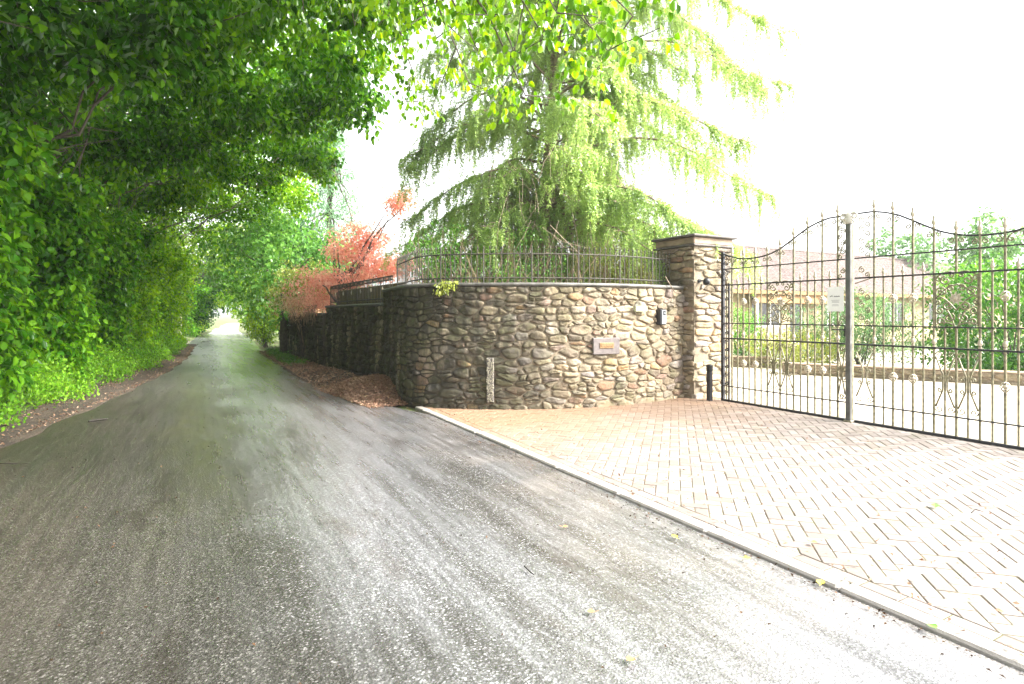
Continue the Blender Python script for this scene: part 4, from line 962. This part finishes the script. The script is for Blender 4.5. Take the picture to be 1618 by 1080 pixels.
for i in range(58):
    z = 2.5+10*(i/58)**1.0; az = i*2.399+random.uniform(-.3, .3); L = (4.2-max(z-6.0, 0)*.27)*random.uniform(.6, 1.08)*(1+.16*math.cos(az))
    if math.cos(az) > .3 and 3.9 < z < 8: L *= .85
    if z < 4.8:
        if math.sin(az) < -.3 and random.random() < .7: continue
        L *= random.uniform(.45, 1)
    limbs.append((z, az, L, random.uniform(.06, .16), random.uniform(-.06, .05)))
for i in range(95):
    z = 2.1+8.5*random.random()**1.5; limbs.append((z, random.uniform(0, 6.28), random.uniform(.8, 2.3), random.uniform(.0, .2), random.uniform(-.2, .15)))
NP = []; NA = []; SR = []
def droop_string(a, L, dirn):
    L *= random.uniform(.5, 1.5)
    n = max(3, int(L/.05)); p_ = Vector(a); d = Vector(dirn)
    for i in range(n):
        d = (d + Vector((random.gauss(0, .08), random.gauss(0, .08), -.17))).normalized(); p_ = p_ + d*.05
        for q in range(5):
            NP.append(tuple(p_)); sd_ = Vector((random.gauss(0, 1), random.gauss(0, 1), random.gauss(0, 1))); NA.append(tuple(sd_.normalized()*.8+d*.7))
for z, az, L, ri, en in limbs:
    a = trunk_at(z); d = Vector((math.cos(az), math.sin(az), 0)); n = 12; pts = []
    for i in range(n+1):
        f = i/n; wob = .05*math.sin(f*7+az*3)*L*.3
        pts.append(a + d*L*f + Vector((-d.y, d.x, 0))*wob + Vector((0, 0, L*(ri*math.sin(math.pi*min(f*1.15, 1))*1.2 - .16*f**3 + en*f))))
    mb.tube(pts, [.042*(1-.85*i/n)*(.6+L*.1) for i in range(n+1)], 5)
    m_ = int(L*19)
    for i in range(m_):
        f = .16+.84*random.random()**.8; j = min(int(f*n), n-1); p_ = pts[j].lerp(pts[j+1], f*n-j); sg = random.choice((-1, 1))
        sd_ = (Vector((-d.y, d.x, 0))*sg*random.uniform(.4, 1)+d*random.uniform(.1, .9)+Vector((0, 0, random.uniform(-.35, .2)))).normalized()
        l2 = random.uniform(.3, .85)*(1-.35*f)
        e = p_+sd_*l2*.6; SR.append((p_, e))
        droop_string(p_, l2, sd_)
        if random.random() < .9: droop_string(e, random.uniform(.25, .85), Vector((sd_.x*.3, sd_.y*.3, -.8)))
for a, b_ in SR[::3]: mb.tube([a, b_], [.008, .004], 3)
for i in range(620):                                                # dead twigs low on the trunk
    z = random.uniform(1.9, 5.0); az = random.uniform(0, 6.28); a = trunk_at(z)+Vector((math.cos(az), math.sin(az), 0))*random.uniform(.1, 1.9)
    e = a+Vector((random.gauss(0, .35), random.gauss(0, .35), -random.uniform(.2, 1.1))); mb.tube([a, a.lerp(e, .5)+Vector((random.gauss(0, .05),)*3), e], [.007, .005, .003], 3)
mb.build('trunk', M['bark_pale'], g)
NP = np.array(NP); NA = np.array(NA); nr = rng.normal(size=NP.shape)
print('needles', len(NP))
cards('crown', NP, nr, NA, .075*rng.uniform(.7, 1.3, len(NP)), .017, M['needle'], g, LEAF4)
# understorey behind the railing
shrub('shrub', (-1.5, 11.9, 2.6), (.75, .6, .85), 150, 18, .07, M['shrub'], 'light green leafy shrub behind the left end of the tall railing', rad=.2, zmin=1.6, lo=.3)
shrub('shrub', (2.2, 11.6, 2.4), (.9, .5, .55), 130, 18, .06, M['shrub_y'], 'yellow green shrub behind the right end of the tall railing', rad=.2, zmin=1.7, lo=.3)
shrub('shrub', (.3, 11.8, 2.2), (1.5, .6, .9), 260, 14, .06, M['shrub'], 'thin green undergrowth round the conifer foot behind the railing', rad=.22, zmin=1.6, lo=.3)
bt = MB()
for i in range(420):
    x, y = random.uniform(-1.9, 3.0), random.uniform(10.9, 12.4); z = 1.5; e = Vector((x+random.gauss(0, .35), y+random.gauss(0, .2), random.uniform(2.1, 3.3)))
    a = Vector((x, y, z)); bt.tube([a, a.lerp(e, .5)+Vector((random.gauss(0, .08), random.gauss(0, .05), 0)), e], [.008, .006, .003], 3)
tag(bt.build('bramble_tangle', M['twig']), 'tangle of dry brown twigs filling the ground behind the railing', 'brambles', kind='stuff')
shrub('wall_sprig', tuple(on_wall(703, 1.90, .10)[0]), (.20, .08, .09), 16, 12, .055, M['shrub_y'], 'small bright green sprig growing out under the coping of the curved wall', 'sprig', rad=.07, zmin=1.72, stems=False)
# garden ground behind the wall
mb = MB(); gp = [P(8.1, 4.4, 1.55), P(7.6, 5.6, 1.55), P(7.75, 7.3, 1.55), P(8.0, 9, 1.55), P(24, 9, 1.5), P(24, 3.6, 1.4), P(11, 3.75, 1.55), P(9.2, 3.6, 1.55)]
mb.add(gp, [tuple(range(len(gp)))]); o = mb.build('garden_soil', M['ground']); tag(o, kind='structure')
if o.data.polygons[0].normal.z < 0: o.data.flip_normals()
# --- planting behind the gates
shrub('conifer_shrub', (5.35, 16.2, 1.0), (.75, .6, 1.15), 240, 20, .08, M['shrub_y'], 'yellow brown feathery conifer behind the hinged end of the gates', rad=.16, lo=.3, wl=.3)
shrub('golden_shrub', (7.8, 15.4, .55), (1.7, .8, .55), 260, 20, .07, M['shrub_y'], 'low golden mound of shrub above the bed wall mid gateway', rad=.18)
shrub('light_shrub', (9.4, 15.4, 1.15), (1.9, 1.0, 1.15), 420, 22, .08, M['shrub_blue'], 'pale blue green feathery shrub right of the closing post', rad=.2, wl=.35, lo=.3)
shrub('light_shrub', (6.7, 16.8, .9), (.8, .7, .9), 170, 20, .08, M['shrub'], 'mid green shrub in front of the bungalow porch', rad=.2, wl=.4)
shrub('laurel_shrub', (12.0, 13.6, 1.35), (2.0, 1.4, 1.75), 560, 24, .12, M['laurel'], 'big rounded glossy green laurel at the right edge behind the gate', rad=.26, wl=.5, lo=.6)
blob_tree('garden_tree', 0, 0, [(0, 0, 4.0, 1.2, 1.2, 1.1, 120)], .16, 18, M['shrub_blue'], 'small dark green tree peeping over the laurel', xy=(17.6, 21), trunk_h=3)
blob_tree('distant_tree', 0, 0, [(0, 0, 5.0, 2.4, 2.4, 2.2, 160)], .25, 14, M['shrub_blue'], 'faint tree top beyond the bungalow ridge', xy=(26.0, 38), trunk_h=4)
# brick gate pier and wall of the side entrance on the left, far down the lane
g = empty('brick_pier', P(33.5, -.95, -.02), angU, label='pale stone pier of the side entrance far down the lane', cat='pier')
mb = MB(); mb.box(-.3, -.3, 0, .3, .3, 1.45, .02); mb.build('shaft', M['render'], g); mb = MB(); mb.box(-.36, -.36, 1.45, .36, .36, 1.55, .02); mb.build('cap', M['capstone'], g)
g = empty('side_gate', P(33.6, -2.3, .0), angU+math.pi/2, label='brown boarded side gate beside the pale pier', cat='gate')
mb = MB()
for i in range(12): mb.box(-.9+i*.15, -.02, .08, -.755+i*.15, .02, 1.25, .004)
mb.build('boards', M['terracotta'], g)
for z in (.25, 1.0): mb = MB(); mb.box(-.9, .02, z, .9, .05, z+.1); mb.build('rail', M['terracotta'], g)
drive_sheet('side_entrance', [(31.2, .0), (31.2, -4), (36, -4), (36, .0)], M['gravel'], .0)

# ---------------------------------------------------------------- litter, twigs, fallen leaves
def litter(name, s, t, z, size, label, cat, mat=M['dead'], lift=.01):
    q = ST(s, t, 0); q[:, 2] = z+rng.random(len(s))*lift; nr = rng.normal(0, .4, q.shape); nr[:, 2] += 1; ax = rng.normal(size=q.shape); ax[:, 2] *= .25
    o = cards(name, q, unit(nr), ax, size*rng.uniform(.5, 1.4, len(s)), size*.6, mat, None, LEAF4); return tag(o, label, cat, kind='stuff')
# mound against the wall
def mound_h(s, t):
    e = np.interp(s, [9, 10, 12, 17, 24], [2.62, 2.45, 2.28, 2.0, 1.95])-.2; f = np.clip((t-e)/.8, 0, 1)
    return np.clip((s-8.95)/.7, 0, 1)*(.24*np.exp(-((s-10.4)/1.0)**2)*np.sin(f*1.9) + .12*np.exp(-((s-13)/2.2)**2)*f + .05*f)
rows = []
for i in range(70):
    s = 9.0+i*.22; rows.append([P(s, a, float(mound_h(s, a))-.012+.014*noise.noise(Vector((s*6, a*6, 0)))) for a in np.linspace(min(right_edge(s)-.25, 2.6), 3.3, 18)])
grid_sheet('soil_bank', rows, M['dirt'])
n = 15000; s = np.concatenate([rng.normal(10.0, .75, n), rng.uniform(9.3, 24, n//2)]); t = np.concatenate([2.05+rng.random(n)*1.05, 2.1+rng.random(n//2)*.9])
k_ = (t > np.array([right_edge(a)-.35 for a in s])) & (s > 8.95); s, t = s[k_], t[k_]
litter('leaf_litter', s, t, mound_h(s, t), .045, 'brown heap of dead leaves banked against the foot of the stone walls', 'leaf litter', lift=.035)
# muddy litter on the left edge
n = 7000; s = 7+rng.random(n)*22; e = np.array([road_c(a)-road_hw(a) for a in s]); t = e+.35-np.abs(rng.normal(0, .33, n)); litter('edge_litter', s, t, .01+np.clip(e-t, 0, 1)*.28, .035, 'dark mud and dead leaves along the left edge of the lane', 'leaf litter', lift=.02)
mb = MB(); rows = []
for i in range(60):
    s = 5+i*.45; e = road_c(s)-road_hw(s); rows.append([P(s, e-.35+.85*j/7+.05*math.sin(s*3), .005+.028*math.sin(math.pi*j/7)+max(0, -(-.35+.85*j/7))*.22+.012*noise.noise(Vector((s*5, j, 2)))-(.02 if j in (7,) else 0)) for j in range(8)])
grid_sheet('mud_edge', rows, M['dirt'])
# scattered bits on lane and drive
n = 900; s = rng.uniform(1, 22, n); t = rng.uniform(-2.0, 3.0, n); k_ = np.abs(t-1.0) > rng.random(n)*1.2; litter('lane_debris', s[k_], t[k_], .026, .022, 'tiny dark leaf fragments scattered over the wet lane', 'debris', M['dead_dark'], lift=.004)
n = 700; s = rng.uniform(.5, 8, n); t = 3.05+rng.exponential(.8, n)*1.1; k_ = t < 7.6; litter('drive_debris', s[k_], t[k_], .046, .03, 'small leaf fragments scattered over the block paving', 'debris', lift=.006)
n = 420; s = rng.uniform(1, 8.8, n); t = 3.0-np.abs(rng.normal(0, .09, n)); litter('gutter_debris', s, t, .012, .02, 'dark fragments caught along the kerb joint', 'debris', M['dead_dark'], lift=.004)
def gp_(px, py): d = 1350/(py-495); return Vector(((px-809)/900*d, d, 0))
def one_leaf(px, py, size, col, label, z=.03):
    p_ = gp_(px, py); mb = MB(); T, F = LEAF6; a = random.uniform(0, 6.28); vs = []
    for x, y, zz in T: x *= size; y *= size; vs.append((x*math.cos(a)-y*math.sin(a), x*math.sin(a)+y*math.cos(a), abs(zz)*size*2.5+.002))
    mb.add(vs, F); mb.tube([(0, 0, .003), (-math.sin(a)*-.4*size, -math.cos(a)*.4*size, .006)], .0015, 4)
    o = mb.build('fallen_leaf', col); o.location = (p_.x, p_.y, z); tag(o, label, 'leaf')
M['dark_stick'] = simple('wet_stick', (.016, .012, .009), .8)
ylw = simple('yellowed_leaf', (.50, .42, .06), .6, var=.2); grn = simple('fresh_leaf', (.10, .32, .03), .5, var=.2); brn = simple('brown_leaf', (.28, .15, .06), .7, var=.3); org_ = simple('orange_leaf', (.50, .22, .07), .7, var=.3)
one_leaf(1468, 998, .055, grn, 'fresh green fallen leaf lying on the kerb at lower right', .036)
one_leaf(1296, 930, .055, ylw, 'curled yellow leaf against the kerb edge', .02)
one_leaf(1173, 888, .05, ylw, 'yellow leaf on the asphalt just left of the kerb', .026)
one_leaf(1280, 866, .05, org_, 'small orange leaf on the paving above the kerb', .042)
one_leaf(1478, 812, .075, grn, 'olive green leaf on the paving below the gate', .046)
one_leaf(1070, 857, .05, ylw, 'pale yellow leaf on the asphalt in mid lane', .026)
one_leaf(941, 975, .045, brn, 'brown leaf on the asphalt at bottom centre', .026)
one_leaf(1003, 1050, .05, brn, 'dark brown leaf at the bottom edge of the lane', .026)
one_leaf(888, 838, .045, org_, 'faded orange leaf in mid lane left of the paving', .026)
def stick(pts, r_, label):
    a = gp_(*pts[0]); mb = MB(); w_ = [gp_(*q)-a+Vector((0, 0, .0+random.uniform(0, .008))) for q in pts]; mb.tube(w_, [r_]*(len(w_)-1)+[r_*.5], 5); o = mb.build('fallen_stick', M['dark_stick']); o.location = (a.x, a.y, .028); tag(o, label, 'stick')
stick([(140, 669), (155, 667), (170, 665)], .016, 'short dark stick on the left side of the lane')
stick([(828, 903), (838, 912), (844, 916)], .004, 'thin curved twig on the asphalt at centre')
stick([(1535, 817), (1541, 812), (1565, 818)], .005, 'crooked twig on the paving at lower right')
stick([(0, 737), (25, 737), (48, 736)], .005, 'thin long twig at the left edge of the lane')
# loose cable on the wall near pillar
a, an = on_wall(1048, 2.12, .04); b2, _ = on_wall(1060, 1.86, .08); c2, _ = on_wall(1068, 1.85, .10)
mb = MB(); mb.tube([a, a.lerp(b2, .5)+Vector((-.02, -.05, .0)), b2, c2], .008, 6)
o = mb.build('loose_cable', M['bark_pale']); tag(o, 'thin pale cable looping down beside the gate pillar', 'cable')

m = bpy.data.materials.new('glare_haze'); m.use_nodes = True; m.node_tree.nodes.clear()
vo = m.node_tree.nodes.new('ShaderNodeVolumePrincipled'); vo.inputs['Color'].default_value = (.95, .97, 1, 1); vo.inputs['Density'].default_value = .0008; vo.inputs['Anisotropy'].default_value = .3  # added volume, whitens the view like veiling glare
ou = m.node_tree.nodes.new('ShaderNodeOutputMaterial'); m.node_tree.links.new(vo.outputs[0], ou.inputs['Volume'])
mb = MB(); mb.box(-1300, -1300, -4, 1300, 1300, 16); o = mb.build('glare_haze', m); tag(o, 'thin pale added haze veiling the whole lane and garden', 'glare_haze', kind='stuff')
